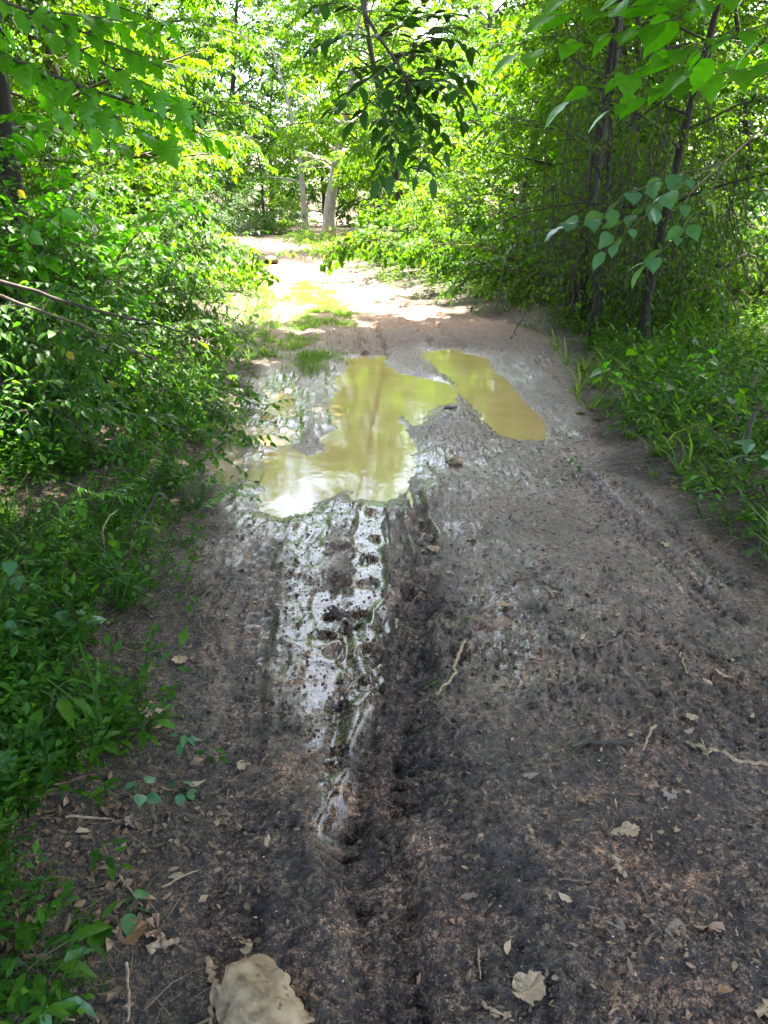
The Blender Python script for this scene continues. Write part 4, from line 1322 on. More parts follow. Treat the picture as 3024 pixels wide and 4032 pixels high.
def verge_points(n, side, y0, y1, maxd, edge=0.0, power=1.0, thr=0.0, seed=0):
    out = []
    tot = 0
    while tot < n:
        y = y0 + (y1 - y0) * rg.random(n * 3) ** power
        d = maxd * rg.random(n * 3)
        x = (XL(y) - d - edge) if side < 0 else (XR(y) + d + edge)
        jit = (fbm(x, y, 2.5, 3, 100 + seed) - 0.5) * 0.7
        dens = sstep(-0.05, 0.5, d + jit) * sstep(thr, thr + 0.22, fbm(x, y, 1.7, 3, 110 + seed))
        ok = rg.random(len(y)) < dens
        P = np.stack([x, y], -1)[ok]
        out.append(P)
        tot += len(P)
    return np.concatenate(out)[:n]


scatter('undergrowth', 'small leaved weeds carpeting the left verge in the shade', rg, verge_points(1700, -1, 1.35, 6.5, 1.9, 0.0, 1.0, 0.30, 1), WEEDS + LOWS, [3, 2, 4, 1, 4, 3, 1, 2, .6], 0.5, 1.0, 'weed')
scatter('undergrowth', 'weeds and seedlings covering the right bank', rg, verge_points(1300, 1, 2.6, 9.5, 3.2, 0.05, 1.0, 0.28, 2), WEEDS + LOWS, [4, 3, 3, 2, 2, 2, 2, 1, 1.5], 0.7, 1.3, 'weed')
scatter('undergrowth', 'light yellow green weeds among the darker ones on the right bank', rg, verge_points(950, 1, 2.8, 9.5, 3.2, 0.05, 1.0, 0.36, 12), WEEDS + LOWS, [4, 3, 3, 1, 2, 2, 2, 1, 1], 0.7, 1.25, 'leaf_yellow')
scatter('undergrowth', 'weeds along the far edges of the track', rg, np.vstack([verge_points(400, -1, 6.5, 26, 1.6, -0.1, 1.3, 0.2, 3), verge_points(450, 1, 9.5, 26, 2.0, -0.1, 1.3, 0.2, 4)]), WEEDS + LOWS, [4, 3, 3, 2, 2, 2, 2, 1, 1], 0.8, 1.5, 'leaf_yellow')
scatter('grass', 'long grass and dry stalks on the left verge', rg, verge_points(420, -1, 1.6, 7.0, 1.5, 0.0, 1, 0.38, 5), TUFTS, [1, 1, 1], 0.4, 0.85, 'weed')
scatter('grass', 'thin grass along the right bank', rg, verge_points(140, 1, 2.8, 9.0, 1.2, -0.15, 1, 0.35, 6), TUFTS, [1, 1, 1.5], 0.6, 1.1, 'grass')


def along(pts, half, n):
    P = np.array([at(a, b)[:2] for a, b in pts])
    s = np.concatenate([[0], np.cumsum(np.linalg.norm(np.diff(P, axis=0), axis=1))])
    q = rg.random(n * 3) * s[-1]
    X = np.stack([np.interp(q, s, P[:, 0]), np.interp(q, s, P[:, 1])], -1) + rg.normal(0, half * 0.55, (n * 3, 2)) * (1, 1.2)
    f = fbm(X[:, 0], X[:, 1], 2.2, 3, 120)
    return X[rg.random(n * 3) < sstep(0.36, 0.62, f)][:n]


SHORT = [tuft_tpl(83, 9, .075), tuft_tpl(84, 12, .055), tuft_tpl(85, 7, .1)]
scatter('grass', 'bright short grass strip between the wheel tracks', rg, np.vstack([along([(1190, 1110), (1235, 1230), (1225, 1340), (1215, 1430)], 0.32, 2000), along([(1290, 1150), (1345, 1240), (1350, 1290)], 0.2, 700), along([(1230, 1350), (1215, 1480)], 0.16, 200)]), SHORT, [1, 1, 1], 0.6, 1.2, 'grass')
scatter('grass', 'short grass creeping in from the left edge of the sunlit track', rg, np.vstack([along([(1060, 1130), (1050, 1300), (1010, 1450)], 0.3, 350), along([(1180, 1000), (1250, 960), (1330, 1000)], 0.5, 600)]), SHORT + TUFTS[2:], [1, 1, 1, .5], 0.7, 1.4, 'grass')

near = verge_points(900, -1, 0.95, 2.4, 0.75, 0.16, 1.0, 0.12, 9)
scatter('undergrowth', 'low green weeds at the lower left frame edge', rg, near, WEEDS + LOWS, [3, 2, 4, 0.5, 4, 3, 1, 2, .3], 0.4, 0.8, 'weed')

# leaf litter and crumbs
LIT = [DEAD_OVAL[0], strip_leaf((0, .5, 1), (0, .3, 0), .5, .3), strip_leaf((0, .5, 1), (.1, .2, .05), -.4, -.2), strip_leaf((0, .5, 1), (.02, .03, .02), 0, .05)]


def lay(name, label, pts, tpls, smin, smax, mat, lift=0.004, tilt=0.3, power=1.0):
    a = Acc()
    n = len(pts)
    pick = rg.integers(len(tpls), size=n)
    an = rg.random(n) * 6.283
    P = np.column_stack([pts, gz(pts[:, 0], pts[:, 1]) + lift])
    ax = np.stack([np.cos(an), np.sin(an), rg.normal(0, tilt * 0.5, n)], -1)
    nz = np.stack([rg.normal(0, tilt, n), rg.normal(0, tilt, n), np.ones(n)], -1)
    s = smin + (smax - smin) * rg.random(n) ** power
    for k, t_ in enumerate(tpls):
        m = pick == k
        if m.any():
            a.add(*place(t_, P[m], ax[m], nz[m], s[m]))
    o = link(name, a.mesh(name), M[mat], kind='stuff')
    return tag(o, label)


lay('leaf_litter', 'brown leaf litter on the dark soil of the left verge', verge_points(8500, -1, 1.02, 5.0, 1.5, -0.14, 1.6, 0.0, 7), LIT[1:], 0.008, 0.042, 'litter', 0.006, 0.55, 2)
lay('leaf_litter', 'brown leaf litter under the right bank weeds', verge_points(2200, 1, 2.4, 9.5, 2.2, -0.2, 1.2, 0.15, 8), LIT, 0.015, 0.06, 'litter', 0.006, 0.5, 2)


STRAW = [(np.array([(0, .012, 0), (0, -.012, 0), (.5, .012, .05), (.5, -.012, .05), (1, 0, 0)], float), np.array([(0, 1, 2), (1, 3, 2), (2, 3, 4)])), (np.array([(0, .012, 0), (0, -.012, 0), (.5, .09, .03), (.5, .07, .03), (1, 0, .04)], float), np.array([(0, 1, 2), (1, 3, 2), (2, 3, 4)]))]
lay('trampled_straw', 'trampled straw and dead stems along the foot of the right bank', verge_points(1500, 1, 2.6, 12.0, 1.0, -0.4, 1, 0.1, 21), STRAW, 0.05, 0.2, 'litter', 0.01, 0.3, 2)
lay('trampled_straw', 'dead stems and straw along the left edge of the mud', verge_points(900, -1, 1.05, 7.0, 0.9, -0.2, 1.3, 0.1, 22), STRAW, 0.04, 0.16, 'litter', 0.008, 0.3, 2)


def track_points(n, y0, y1, power=1.0):
    y = y0 + (y1 - y0) * rg.random(n) ** power
    f = rg.random(n)
    x = XL(y) + (np.minimum(XR(y), 0.55 * y + 0.8) - XL(y)) * f
    P = np.stack([x, y], -1)
    keep = np.ones(n, bool)
    for q in PUD:
        keep &= poly_sdf(x, y, q) > 0.03
    return P[keep]


pts = track_points(10500, 1.0, 5.2, 1.5)
pts = pts[rg.random(len(pts)) < (0.25 + 0.75 * sstep(0.1, 0.7, pts[:, 0]))]
lay('leaf_litter', 'scraps of rotted leaf trodden into the track mud', pts, LIT[1:], 0.005, 0.028, 'litter', 0.005, 0.45, 2)


def chip(seed):
    rg2 = np.random.default_rng(seed)
    V = np.array([(1, 0, 0), (0, 1, 0), (-1, 0, 0), (0, -1, 0), (0, 0, 1), (0.2, 0, -0.5)], float) * (0.4 + 0.35 * rg2.random((6, 1))) * (1, 0.8, 0.6) + rg2.normal(0, 0.1, (6, 3))
    return V, np.array([(0, 1, 4), (1, 2, 4), (2, 3, 4), (3, 0, 4), (1, 0, 5), (2, 1, 5), (3, 2, 5), (0, 3, 5)])


CL = [chip(s) for s in range(5)]
pts = np.vstack([track_points(9000, 1.0, 6.0, 1.5), np.array([at(*p)[:2] for p in np.column_stack([rg.normal(1640, 90, 900), rg.uniform(2330, 3050, 900)])]), np.array([at(*p)[:2] for p in np.column_stack([rg.normal(1430, 150, 550), rg.uniform(1990, 3100, 550)])])])
lay('mud_crumbs', 'crumbs of dark mud strewn over the track', pts, CL, 0.003, 0.017, 'clod', 0.001, 0.5, 2.2)
lay('grit', 'pale grit scattered over the near mud', track_points(900, 1.0, 4.5, 1.2), CL, 0.003, 0.009, 'grit', 0.001, 0.5, 2.5)

# ------------------------------------------------------------------ things lying on the ground
def stone_obj(name, label, px, py, size, rz, seed, mat, flat=(1, .8, .6), sub=4, sink=0.3, cat='stone', amp=0.22):
    import bmesh
    bm = bmesh.new()
    bmesh.ops.create_icosphere(bm, subdivisions=sub, radius=0.5)
    V = np.array([v.co[:] for v in bm.verts])
    rg2 = np.random.default_rng(seed)
    # flattened faces cut the lump like broken rock
    for _ in range(7):
        d = unit(rg2.normal(0, 1, 3))
        c = 0.30 + 0.13 * rg2.random()
        h = V @ d
        V = V - np.clip(h - c, 0, 1)[:, None] * d * 0.85
    n_ = fbm(V[:, 0] * 1.3 + V[:, 2] * 0.7 + seed, V[:, 1] * 1.3 - V[:, 2] * 0.9, 3.2, 4, seed)
    V = V * (1 + amp * (n_[:, None] - 0.5))
    if sub >= 5:
        pit = worley(V[:, 0] * 1.1 + V[:, 2] * 0.8, V[:, 1] * 1.1 - V[:, 2] * 0.7, 13, 3)
        V = V * (1 - 0.05 * np.clip(0.33 - pit, 0, 1)[:, None] * 3 + 0.05 * (fbm(V[:, 0] + V[:, 2], V[:, 1] - V[:, 2], 16, 3, 4)[:, None] - 0.5))
    V = V * np.array(flat) * size
    for v, c in zip(bm.verts, V):
        v.co = c
    me = bpy.data.meshes.new(name)
    bm.to_mesh(me)
    bm.free()
    me.polygons.foreach_set('use_smooth', np.full(len(me.polygons), True))
    p = ground_at(px, py)
    o = link(name, me, M[mat], loc=(p[0], p[1], p[2] + size * flat[2] * (0.5 - sink)))
    o.rotation_euler = (0, 0, rz)
    return tag(o, label, cat)


stone_obj('sandstone_rock', 'tan pitted rock half sunk in the mud at the bottom edge', 995, 4000, 0.215, 0.9, 5, 'stone', (0.95, 1.1, 0.6), 5, 0.36, 'rock', 0.9)
stone_obj('stone', 'pale stone on the mud right of the big puddle', 1795, 1822, 0.085, 0.4, 8, 'stone', (1.2, .8, .6), 4, 0.3, 'stone', 0.8)
stone_obj('stone', 'brown stone in the track edge left of the sunny clearing', 1065, 1040, 0.45, 0.4, 9, 'clod', (1, .8, .6), 3, 0.2)
stone_obj('mud_clod', 'black mud clod at the puddle edge beside the right puddle', 1775, 1608, 0.08, 0.2, 10, 'clod', (1.5, .7, .4), 4, 0.35, 'clod', 1.3)
stone_obj('mud_clod', 'dark clod of mud at the near edge of the big puddle', 1230, 1945, 0.06, 0.2, 11, 'clod', (1.4, .8, .5), 4, 0.35, 'clod', 1.3)
stone_obj('mud_clod', 'long dark clod beside the wet run of water', 1330, 2420, 0.07, 2.4, 12, 'clod', (1.6, .7, .5), 4, 0.4, 'clod', 1.5)
stone_obj('mud_clod', 'dark clod behind the torn wheel rut', 1660, 2325, 0.06, 1.0, 13, 'clod', (1.1, .9, .6), 4, 0.35, 'clod', 1.5)

DL = {k: leaf_meshes('dead_leaf', DEAD_MAPLE, v) for k, v in (('tan', 'dry_leaf'), ('grey', 'grey_leaf'), ('orange', 'orange_leaf'), ('pink', 'pink_leaf'))}
DO = {k: leaf_meshes('dead_leaf', DEAD_OVAL, v) for k, v in (('tan', 'dry_leaf'), ('grey', 'grey_leaf'), ('orange', 'orange_leaf'), ('pink', 'pink_leaf'))}
FG = 'dead leaves fallen on the track and its edge'


def fallen(px, py, size, col, shape, var, rz, label, tilt=0.22, lift=0.002):
    p = ground_at(px, py)
    me = (DL if shape == 'm' else DO)[col][var]
    o = link('fallen_leaf', me)
    rg2 = np.random.default_rng(int(px * 7 + py))
    ax = np.array((math.cos(rz), math.sin(rz), rg2.normal(0, tilt * 0.4)))
    nz = np.array((rg2.normal(0, tilt), rg2.normal(0, tilt), 1))
    size *= 0.78
    c = p + (0, 0, lift + size * 0.03) - unit(ax) * size * 0.4
    set_leaf(o, c, ax, nz, size)
    return tag(o, label, 'leaf', FG)


for a in [
    (1985, 2390, .085, 'tan', 'm', 0, 0.3, 'curled tan maple leaf on the wet mud right of the torn rut'),
    (1930, 2428, .055, 'tan', 'o', 1, 2.6, 'small tan leaf just in front of the curled maple leaf'),
    (2240, 2395, .07, 'tan', 'm', 2, 1.0, 'tan leaf beside the little bundle of twigs'),
    (1715, 2155, .085, 'tan', 'm', 1, 2.9, 'wet tan leaf right of the tread marks'),
    (1775, 2145, .05, 'tan', 'o', 0, 0.6, 'narrow tan leaf just right of the wet leaf by the tread marks'),
    (1855, 2125, .08, 'tan', 'o', 2, 0.3, 'long pale leaf with a green blade at its tip'),
    (1770, 2258, .07, 'grey', 'o', 0, 0.2, 'dark rolled leaf on the mud behind the curled maple leaf'),
    (2850, 2655, .075, 'tan', 'm', 2, 0.8, 'pale star shaped leaf on the smooth mud at far right'),
    (2790, 2690, .05, 'tan', 'o', 1, 2.2, 'small flat leaf touching the star shaped one'),
    (2885, 2600, .035, 'tan', 'o', 0, 1.2, 'little leaf above the star shaped one at far right'),
    (2655, 3135, .085, 'grey', 'm', 1, 0.5, 'broad grey brown leaf pressed flat on the right mud'),
    (2707, 3118, .04, 'tan', 'o', 2, 1.7, 'narrow tan leaf beside the broad grey brown one'),
    (2430, 3280, .07, 'tan', 'o', 1, 0.1, 'pale oval leaf in the middle of the right mud'),
    (2480, 3275, .065, 'tan', 'm', 0, 0.4, 'ragged pale leaf touching the oval one on the right mud'),
    (2295, 3155, .05, 'orange', 'o', 0, 1.4, 'rusty orange curled leaf on the right mud'),
    (2085, 3055, .06, 'grey', 'o', 1, 0.1, 'grey oval leaf near the end of the torn rut'),
    (2085, 3900, .10, 'tan', 'm', 0, 0.9, 'large tan curled leaf at the bottom of the track'),
    (2425, 3640, .085, 'grey', 'o', 0, 2.0, 'pale grey leaf at lower right with a green sprig on it'),
    (2630, 3655, .10, 'grey', 'm', 1, 1.0, 'muddy grey leaf between two pale ones at lower right'),
    (2780, 3640, .11, 'pink', 'm', 2, 2.4, 'muddy buff leaf nearest the lower right corner'),
    (3010, 3960, .09, 'tan', 'm', 1, 1.2, 'tan leaf cut by the right frame at the bottom corner'),
    (705, 2605, .07, 'tan', 'm', 0, 2.2, 'bright crumpled tan leaf at the edge of the left weeds'),
    (590, 2790, .10, 'tan', 'm', 1, 0.2, 'fan shaped tan leaf lying in the left weeds'),
    (350, 2940, .16, 'tan', 'm', 2, 0.2, 'large folded brown leaf among the left weeds'),
    (770, 3085, .07, 'tan', 'o', 1, 0.1, 'pale scalloped leaf on the left edge of the mud'),
    (525, 3680, .085, 'orange', 'm', 0, 0.7, 'orange brown leaf on the dark litter at lower left'),
    (625, 3655, .10, 'pink', 'm', 2, 0.1, 'pinkish brown lobed leaf right of the orange one'),
    (690, 3455, .05, 'tan', 'o', 1, 0.2, 'little tan leaf on the dark litter above the orange leaf'),
    (320, 3275, .05, 'tan', 'o', 0, 0.3, 'narrow tan leaf on the litter at lower left'),
    (525, 3240, .075, 'grey', 'm', 2, 0.1, 'grey brown leaf under the dry stalks at lower left'),
    (855, 3240, .05, 'tan', 'o', 2, 1.4, 'curled straw coloured leaf on the left mud edge'),
    (830, 3210, .04, 'tan', 'o', 0, 1.0, 'small curled tan leaf above the straw coloured one'),
    (1055, 3320, .045, 'tan', 'o', 1, 1.6, 'tan leaf on its own on the left mud'),
    (970, 3715, .06, 'tan', 'o', 0, 2.4, 'curled tan leaf just above the tan rock'),
    (985, 3745, .07, 'tan', 'o', 2, 0.1, 'flat straw coloured leaf between the curled leaf and the rock'),
    (955, 3010, .05, 'tan', 'm', 1, 0.4, 'torn yellow brown leaf on the mud left of the wet run'),
    (2100, 2590, .045, 'grey', 'o', 2, 0.2, 'flat buff leaf left of the long right twig'),
    (2290, 2510, .05, 'tan', 'o', 1, 0.7, 'pale leaf lying on the mud behind the long right twig'),
    (2215, 2450, .05, 'grey', 'o', 0, 0.4, 'dull leaf between the maple leaf and the twig bundle'),
    (2360, 2605, .035, 'tan', 'o', 0, 2.1, 'tiny tan leaf in front of the long right twig'),
    (2560, 2390, .035, 'tan', 'o', 2, 1.0, 'tiny pale leaf on the smooth mud beyond the long twig'),
    (2630, 2140, .09, 'tan', 'm', 1, 0.5, 'pale leaf at the foot of the right bank weeds'),
    (1890, 2880, .04, 'tan', 'o', 0, 2.0, 'small buff leaf beside the pale crooked stick'),
    (2720, 2830, .05, 'tan', 'm', 0, 2.0, 'small tan leaf behind the forked root at right'),
    (2710, 2880, .045, 'pink', 'o', 1, 0.2, 'pinkish leaf behind the forked root at right'),
    (2960, 2820, .035, 'tan', 'o', 1, 0.8, 'pale leaf scrap close to the right frame'),
    (2490, 2895, .045, 'tan', 'o', 2, 0.4, 'pale leaf beside the pale twig in the right mud'),
    (3010, 3120, .04, 'tan', 'o', 0, 1.5, 'buff leaf cut by the right frame beside the broad leaf'),
    (2000, 3740, .045, 'tan', 'o', 1, 1.3, 'small buff leaf above the large curled leaf at the bottom'),
    (2190, 3850, .04, 'grey', 'o', 2, 0.6, 'grey leaf scrap right of the large curled leaf'),
    (2850, 3900, .05, 'orange', 'o', 0, 0.2, 'orange tinted leaf in the bottom right corner'),
    (900, 2135, .06, 'tan', 'o', 1, 0.1, 'pale leaf on the mud below the thin left puddle'),
    (940, 2245, .07, 'tan', 'm', 2, 1.4, 'crumpled leaf under the end of the black bent twig'),
    (1010, 2375, .05, 'tan', 'o', 0, 0.5, 'narrow tan leaf left of the wet run'),
    (1900, 3290, .035, 'tan', 'o', 2, 0.3, 'small yellowish leaf right of the short black stick'),
    (1840, 3525, .06, 'grey', 'o', 1, 0.4, 'pale grey scrap on the dark mud right of centre'),
    (2230, 3540, .045, 'tan', 'o', 1, 2.6, 'small pale leaf left of the grey leaf at lower right'),
    (860, 3430, .04, 'grey', 'o', 0, 1.0, 'grey leaf at the left edge of the mud'),
]:
    fallen(*a)

# green leaves lying or growing low at the mud's left edge, as seedlings of a few leaves
def seedling(label, px, py, tpl, size, n, H, mat, seed, cat='plant', spread=1.0, name='seedling', group=None):
    rg2 = np.random.default_rng(seed)
    p = ground_at(px, py)
    t = thing(name, label, cat, p, 0, group)
    a = Acc()
    me = make_mesh('seedling_leaf', *tpl)
    me.materials.append(M[mat])
    stem = curve(rg2, (0, 0, -0.02), (rg2.normal(0, .25), rg2.normal(0, .25), 1), H, 6, 0.03, 0.08)
    tube(a, stem, np.linspace(0.0028, 0.001, 6), 5)
    lv = []
    for i in range(n):
        f = 0.3 + 0.7 * (i + 1) / n
        k = min(f, .999) * 5
        j = int(k)
        q = stem[j] + (stem[j + 1] - stem[j]) * (k - j)
        an = i * 2.4 + rg2.normal(0, .3)
        P = curve(rg2, q, (math.cos(an) * spread, math.sin(an) * spread, 0.45), size * (0.35 + 0.3 * rg2.random()), 4, 0.08, 0.06)
        tube(a, P, 0.001, 3, cap=False)
        lv.append((P[-1], (math.cos(an), math.sin(an), -0.25 + rg2.normal(0, .2)), (rg2.normal(0, .25), rg2.normal(0, .25), 1.0), size * (0.7 + 0.5 * rg2.random())))
    link('stem', a.mesh('seedling_stem'), M['green_twig'], t)
    for P, ax, nz, s in lv:
        set_leaf(link('leaf', me, parent=t), P, ax, np.array(nz), s)
    return t


SG = 'broad leaved seedlings among the left weeds'
for i, a in enumerate([
    ('seedling with one big heart leaf at the left frame edge', 60, 3040, HEART, .075, 3, .12, 'leaf_teal'),
    ('tall lance leaved weed at the left frame edge above the litter', 180, 2900, L8N, .09, 12, .22, 'weed'),
    ('dark rosette of long leaves at the lower left frame edge', 90, 3820, L8N, .08, 9, .1, 'weed'),
    ('pair of round blue green leaves low on the litter edge', 700, 3130, ROUND, .045, 4, .04, 'leaf_teal'),
    ('seedling with small paired round leaves left of the blue green pair', 530, 3160, ROUND, .04, 5, .08, 'leaf_teal'),
    ('four leaved green sprout on the litter at lower left', 310, 3740, OVAL_T, .05, 4, .05, 'weed'),
    ('little toothed sprout above the orange fallen leaf', 500, 3590, OVAL_T, .045, 4, .04, 'leaf_teal'),
    ('narrow leaved weed near the fan shaped tan leaf', 570, 2900, L8N, .06, 7, .14, 'weed'),
    ('bright little weed at the mud edge beside the scalloped leaf', 860, 2990, L8, .035, 7, .09, 'weed'),
    ('broad leaf seedling under the black leaning twig', 520, 2250, OVAL_T, .07, 6, .2, 'weed'),
    ('pale leaved seedling left of the torn brown hollow in the weeds', 120, 2380, ROUND, .07, 6, .22, 'leaf_teal'),
    ('seedling with glossy leaves in the middle of the left weeds', 330, 2500, OVAL_T, .07, 7, .16, 'leaf_teal'),
    ('seedling at the left frame edge below the glossy one', 40, 2600, ROUND, .06, 6, .16, 'leaf_teal'),
    ('slim weed leaning to the mud beside the crooked dark twig', 760, 2420, L8, .045, 8, .14, 'weed'),
    ('grey green sprig with small leaves on the mud edge', 690, 2930, L8, .04, 8, .07, 'leaf_teal'),
    ('bushy bright weed below the scalloped leaf at the litter edge', 440, 3430, L8, .04, 9, .1, 'weed'),
    ('pale leaf sprout in the bottom left corner', 150, 4000, L8N, .09, 5, .08, 'leaf_teal'),
]):
    seedling(*a, seed=200 + i, group=SG)
RG = 'taller leafy plants on the right bank'
for i, (px, py, s, n, H, tp, m, lab) in enumerate([
    (2400, 1560, .12, 7, .32, HEART, 'leaf_bright', 'heart leaved plant where the bank meets the thicket'),
    (2500, 1500, .11, 7, .35, HEART, 'weed', 'heart leaved plant at the foot of the leaning trunk'),
    (2620, 1650, .10, 9, .3, OVAL_T, 'weed', 'oval leaved plant in the middle of the right bank weeds'),
    (2760, 1560, .11, 9, .4, HEART, 'leaf_bright', 'lush heart leaved plant in front of the glowing bush'),
    (2900, 1750, .11, 9, .35, OVAL_T, 'weed', 'large leaved plant close to the right frame edge'),
    (2700, 1800, .08, 10, .3, L8, 'weed', 'small leaved plant halfway down the right bank'),
    (2980, 1950, .10, 8, .35, HEART, 'leaf_teal', 'pale heart leaved plant at the right frame edge low on the bank'),
    (2560, 1780, .07, 10, .28, L8, 'weed', 'slender weed at the mud side of the right bank'),
    (2450, 1680, .08, 10, .3, L8N, 'weed', 'narrow leaved weed right above the end of the long puddle'),
    (2840, 2000, .06, 10, .22, L8, 'leaf_bright', 'bright small leaved weed low on the right bank'),
    (2250, 1860, .06, 8, .12, L8N, 'weed', 'lone small weed growing out of the mud below the long puddle'),
    (2990, 2180, .06, 10, .2, L8, 'weed', 'weed at the right frame edge nearest the camera'),
    (2330, 1420, .08, 8, .25, L8N, 'weed', 'dull weed at the shaded foot of the thicket'),
]):
    seedling(lab, px, py, tp, s, n, H, m, 300 + i, spread=1.2, name='bank_plant', group=RG)
for i, (px, py, lab) in enumerate(((1790, 2440, 'bright green grass sprout on the torn mud right of the rut'), (1750, 2690, 'tiny green sprout under the pale crooked stick'), (1895, 2118, 'green blade at the tip of the long pale leaf'), (2270, 2450, 'small green sprout beside the twig bundle'), (2230, 2960, 'green moss like sprout at the end of the dark root'))):
    seedling(lab, px, py, BLADE, .06, 5, .02, 'leaf_bright', 340 + i, name='sprout', spread=0.5, group='green sprouts on the mud')

# yellowed leaves on the left shrub
ym = leaf_meshes('yellow_leaf', [OVAL_T], 'autumn')
for (x_, y_, yy, lab) in ((262, 1385, 4.0, 'drooping yellow leaf caught on the left shrub'), (70, 748, 4.6, 'spray of yellow leaf in the dark hollow at the left frame edge'), (430, 1500, 4.4, 'yellow leaf low in the dark shrub on the left')):
    o = link('yellow_leaf', ym[0])
    set_leaf(o, deep(x_, y_, yy), np.array((0.5, 0.2, -0.7)), np.array((0.3, -1, 0.4)), 0.055)
    tag(o, lab, 'leaf', 'yellowed leaves on the left shrubs')

# sticks and twigs
def stick(label, pts, r, mat, seed, lift=0.004, forks=0, group='sticks and twigs on the track', name='twig', heights=None):
    rg2 = np.random.default_rng(seed)
    P = np.array([ground_at(*p) for p in pts])
    P[:, 2] += lift
    if heights is not None:
        P = np.array([deep(p[0], p[1], q) for p, q in zip(pts, heights)])
    t0 = np.linspace(0, 1, len(P))
    tt = np.linspace(0, 1, len(P) * 4)
    S = np.stack([np.interp(tt, t0, P[:, k]) for k in range(3)], -1)
    S[1:-1] = (S[:-2] + 2 * S[1:-1] + S[2:]) / 4
    if heights is None:
        S[:, 2] = np.maximum(S[:, 2], gz(S[:, 0], S[:, 1]) + r * 0.5)
    S += rg2.normal(0, r * 0.5, S.shape)
    a = Acc()
    rr = r * np.linspace(1.15, 0.7, len(S)) * (1 + rg2.normal(0, 0.12, len(S)))
    tube(a, S, rr, 7)
    for f in range(forks):
        j = rg2.integers(2, len(S) - 2)
        d = unit(S[j + 1] - S[j])
        d = unit(d + np.cross(d, (0, 0, 1)) * rg2.choice((-1, 1)) * 0.8 + (0, 0, 0.1))
        tube(a, curve(rg2, S[j], d, 0.06 + 0.05 * rg2.random(), 4, 0.05, 0.1), np.linspace(r * 0.6, r * 0.3, 4), 5)
    c = P[0].copy()
    V, T = a.arrays()
    o = link(name, make_mesh('twig', V - c, T), M[mat], loc=c)
    return tag(o, label, 'stick' if name == 'stick' else 'twig', group)


stick('pale crooked stick lying on the torn mud right of the rut', [(1832, 2530), (1800, 2590), (1790, 2650), (1765, 2690), (1722, 2735)], 0.006, 'dead_twig', 1, name='stick')
stick('long thin brown twig lying on the right mud', [(2475, 2485), (2430, 2520), (2370, 2545), (2290, 2566)], 0.0055, 'twig', 2)
stick('short pale twig standing steep in the picture right of the long twig', [(2675, 2570), (2690, 2620), (2705, 2655)], 0.004, 'dead_twig', 3)
stick('thin dark twig above the star shaped leaf', [(2745, 2555), (2810, 2575), (2840, 2590)], 0.004, 'twig', 4)
stick('knotty forked root entering from the right frame', [(3100, 3040), (2990, 3010), (2900, 3000), (2850, 2965), (2760, 2955), (2700, 2925)], 0.0075, 'dead_twig', 5, forks=2, name='stick')
stick('dark root half buried in the right mud', [(2500, 2925), (2400, 2930), (2310, 2930), (2240, 2940)], 0.006, 'bark', 6)
stick('pale twig crossing the end of the dark root', [(2580, 2860), (2550, 2900), (2535, 2960)], 0.0045, 'dead_twig', 7)
stick('brown twig behind the pale one on the right mud', [(2520, 2825), (2480, 2855), (2445, 2880)], 0.0045, 'twig', 8)
stick('short black stick standing out of the mud in the middle', [(1533, 3300), (1545, 3340), (1555, 3390)], 0.007, 'bark', 9, lift=0.01)
stick('pale splinter on the mud left of the torn rut', [(1560, 2440), (1563, 2475)], 0.007, 'dead_twig', 10)
stick('thin bent twig at the upper end of the torn rut', [(1655, 2335), (1620, 2380), (1605, 2440)], 0.0035, 'twig', 11)
stick('bleached bent stick left of the tan rock', [(815, 3785), (845, 3880), (840, 3960), (825, 4040)], 0.006, 'dead_twig', 12, forks=1, name='stick')
stick('thin straight stalk at the bottom of the litter', [(500, 3810), (510, 3920), (510, 4050)], 0.0032, 'dead_twig', 13, lift=0.02)
stick('short pale stick under the pinkish leaf', [(600, 3740), (650, 3725), (700, 3705)], 0.008, 'dead_twig', 14)
stick('thin dead twig on the litter left of the short pale stick', [(470, 3450), (520, 3520), (560, 3570)], 0.0025, 'dead_twig', 15)
stick('thin pale twig reaching from the litter to the mud', [(640, 3500), (710, 3460), (775, 3430)], 0.0022, 'dead_twig', 16)
stick('curved twig on the left mud beside the curled straw leaf', [(900, 3110), (890, 3180), (845, 3225)], 0.0025, 'twig', 17)
stick('long straight dry stem across the lower left litter', [(265, 3240), (380, 3245), (440, 3248)], 0.003, 'dead_twig', 18, lift=0.02)
stick('dry grass stem lying in the bottom left corner', [(150, 3990), (230, 4010), (300, 4030)], 0.0028, 'dead_twig', 19, lift=0.01)
stick('curved twig with a green tip at the bottom right of the mud', [(1900, 3960), (1950, 3985), (2020, 4010)], 0.004, 'dead_twig', 20)
stick('pale twig standing in the lower right mud', [(1882, 3740), (1886, 3800), (1890, 3860)], 0.0025, 'dead_twig', 21)
stick('split dry stalk on the right mud left of the broad leaf', [(2405, 3370), (2430, 3410), (2450, 3450)], 0.006, 'dead_twig', 22)
stick('thin brown twig in the right mud above the pale grey leaf', [(2200, 3465), (2260, 3470), (2320, 3478)], 0.003, 'twig', 23)
stick('twig sticking to the mud below the split stalk', [(2520, 3480), (2550, 3560)], 0.003, 'twig', 24)
for i, pts in enumerate(([(2140, 2310), (2165, 2330), (2180, 2355)], [(2135, 2290), (2170, 2310), (2200, 2330)], [(2160, 2330), (2200, 2335), (2215, 2345)], [(2030, 2290), (2070, 2278), (2110, 2285)])):
    stick(('twig lying lowest in the small bundle on the right mud', 'twig lying highest in the small bundle on the right mud', 'short twig across the small bundle on the right mud', 'arched twig left of the small bundle on the right mud')[i], pts, 0.0035, 'dead_twig' if i % 2 == 0 else 'twig', 40 + i)
LG = 'dead twigs leaning out of the left weeds'
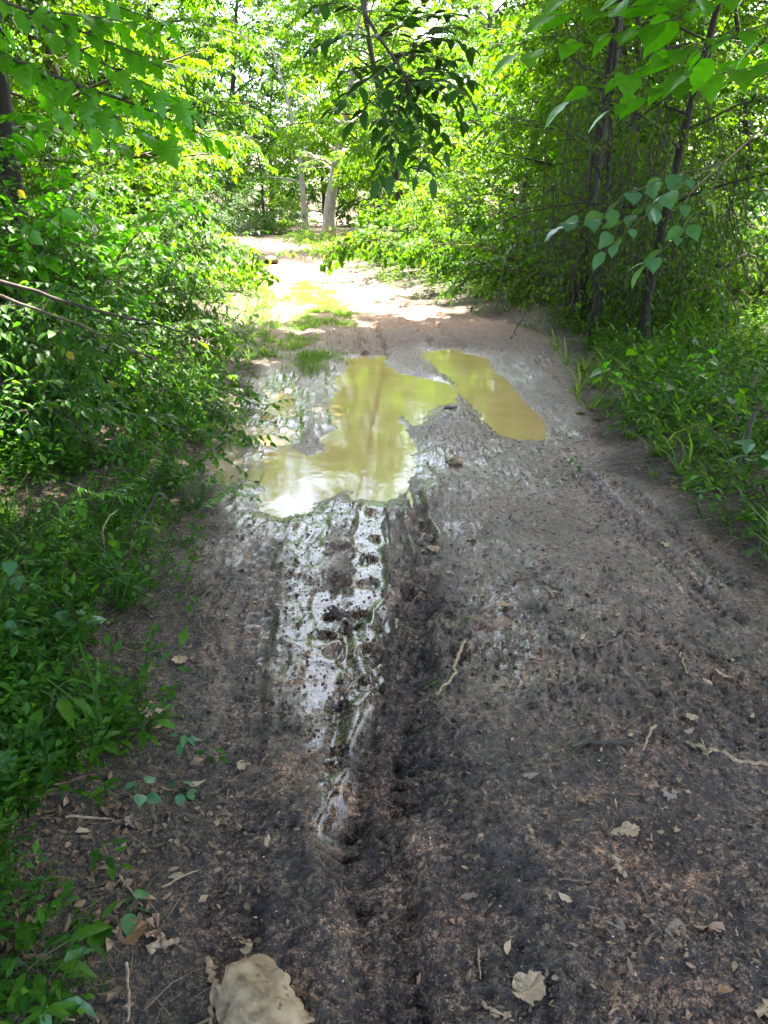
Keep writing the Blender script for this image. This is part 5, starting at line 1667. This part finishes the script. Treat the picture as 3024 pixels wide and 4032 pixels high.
stick('black bent twig leaning up out of the left weeds', [(510, 2110), (590, 2000), (625, 1940), (660, 1965)], 0.006, 'bark', 50, group=LG, heights=(3.2, 3.2, 3.15, 3.1))
stick('reddish bent twig reaching from the left weeds over the mud', [(530, 2440), (700, 2370), (850, 2300), (940, 2270), (945, 2330)], 0.005, 'twig', 51, group=LG, heights=(2.7, 2.75, 2.75, 2.75, 2.72))
stick('grey twig lying at the bottom of the hollow in the left weeds', [(230, 2350), (340, 2270), (450, 2170)], 0.006, 'dead_twig', 52, group=LG, heights=(2.75, 2.9, 3.1))
stick('thin dark stem lying level in the left weeds', [(190, 2390), (320, 2380), (440, 2362)], 0.004, 'twig', 53, group=LG, heights=(2.65, 2.7, 2.75))
stick('pale dead stalk arching in the hollow of the left weeds', [(412, 2170), (405, 2090), (430, 2030), (465, 2010)], 0.003, 'dead_twig', 54, group=LG, heights=(3.0, 3.0, 3.05, 3.1))
stick('bare dark bough slanting through the left shrub', [(-60, 1090), (260, 1190), (520, 1260), (780, 1320)], 0.010, 'bark', 55, group=LG, heights=(4.2, 4.5, 4.8, 5.2))
stick('second bare bough running below the dark one in the left shrub', [(-60, 1150), (250, 1250), (430, 1340), (620, 1420)], 0.008, 'twig', 56, group=LG, heights=(4.1, 4.3, 4.5, 4.8))
stick('dark broken stub standing at the right frame edge on the bank', [(2930, 1830), (2935, 1740), (2965, 1630), (3010, 1590)], 0.012, 'bark', 57, group=None, heights=(3.9, 3.9, 3.9, 3.9))
# green fronds reaching from the left weeds over the mud
for i, (pts, hs, lab) in enumerate((
        ([(790, 2010), (880, 1925), (960, 1910), (1010, 1912)], (3.6, 3.7, 3.75, 3.75), 'feathery green frond reaching over the left edge of the big puddle'),
        ([(780, 2010), (850, 1960), (900, 1925), (1000, 1960)], (3.5, 3.6, 3.65, 3.6), 'thin frond below the feathery one at the puddle edge'),
        ([(800, 1960), (850, 1850), (880, 1870), (885, 1910)], (3.9, 3.95, 3.9, 3.85), 'curled frond drooping over the thin left puddle'),
        ([(260, 1900), (420, 1960), (560, 1880), (620, 1810)], (3.3, 3.35, 3.5, 3.6), 'bright feathery frond in the middle of the left weeds'),
        ([(150, 2100), (280, 2000), (400, 1930), (520, 1960)], (3.0, 3.1, 3.2, 3.2), 'bright frond arching over the hollow in the left weeds'))):
    t = thing('frond', lab, 'plant', (0, 0, 0), 0, 'feathery fronds among the left weeds')
    rg2 = np.random.default_rng(400 + i)
    bough(t, rg2, dp([(p[0], p[1], h) for p, h in zip(pts, hs)]), 0.0022, leaf_meshes('frond_leaf', [L8N], 'leaf_bright'), 0.03, 0.016, 'green_twig', 0.95, 0.1, 0.3, 0.1, both=True, maxn=70, name='stalk')
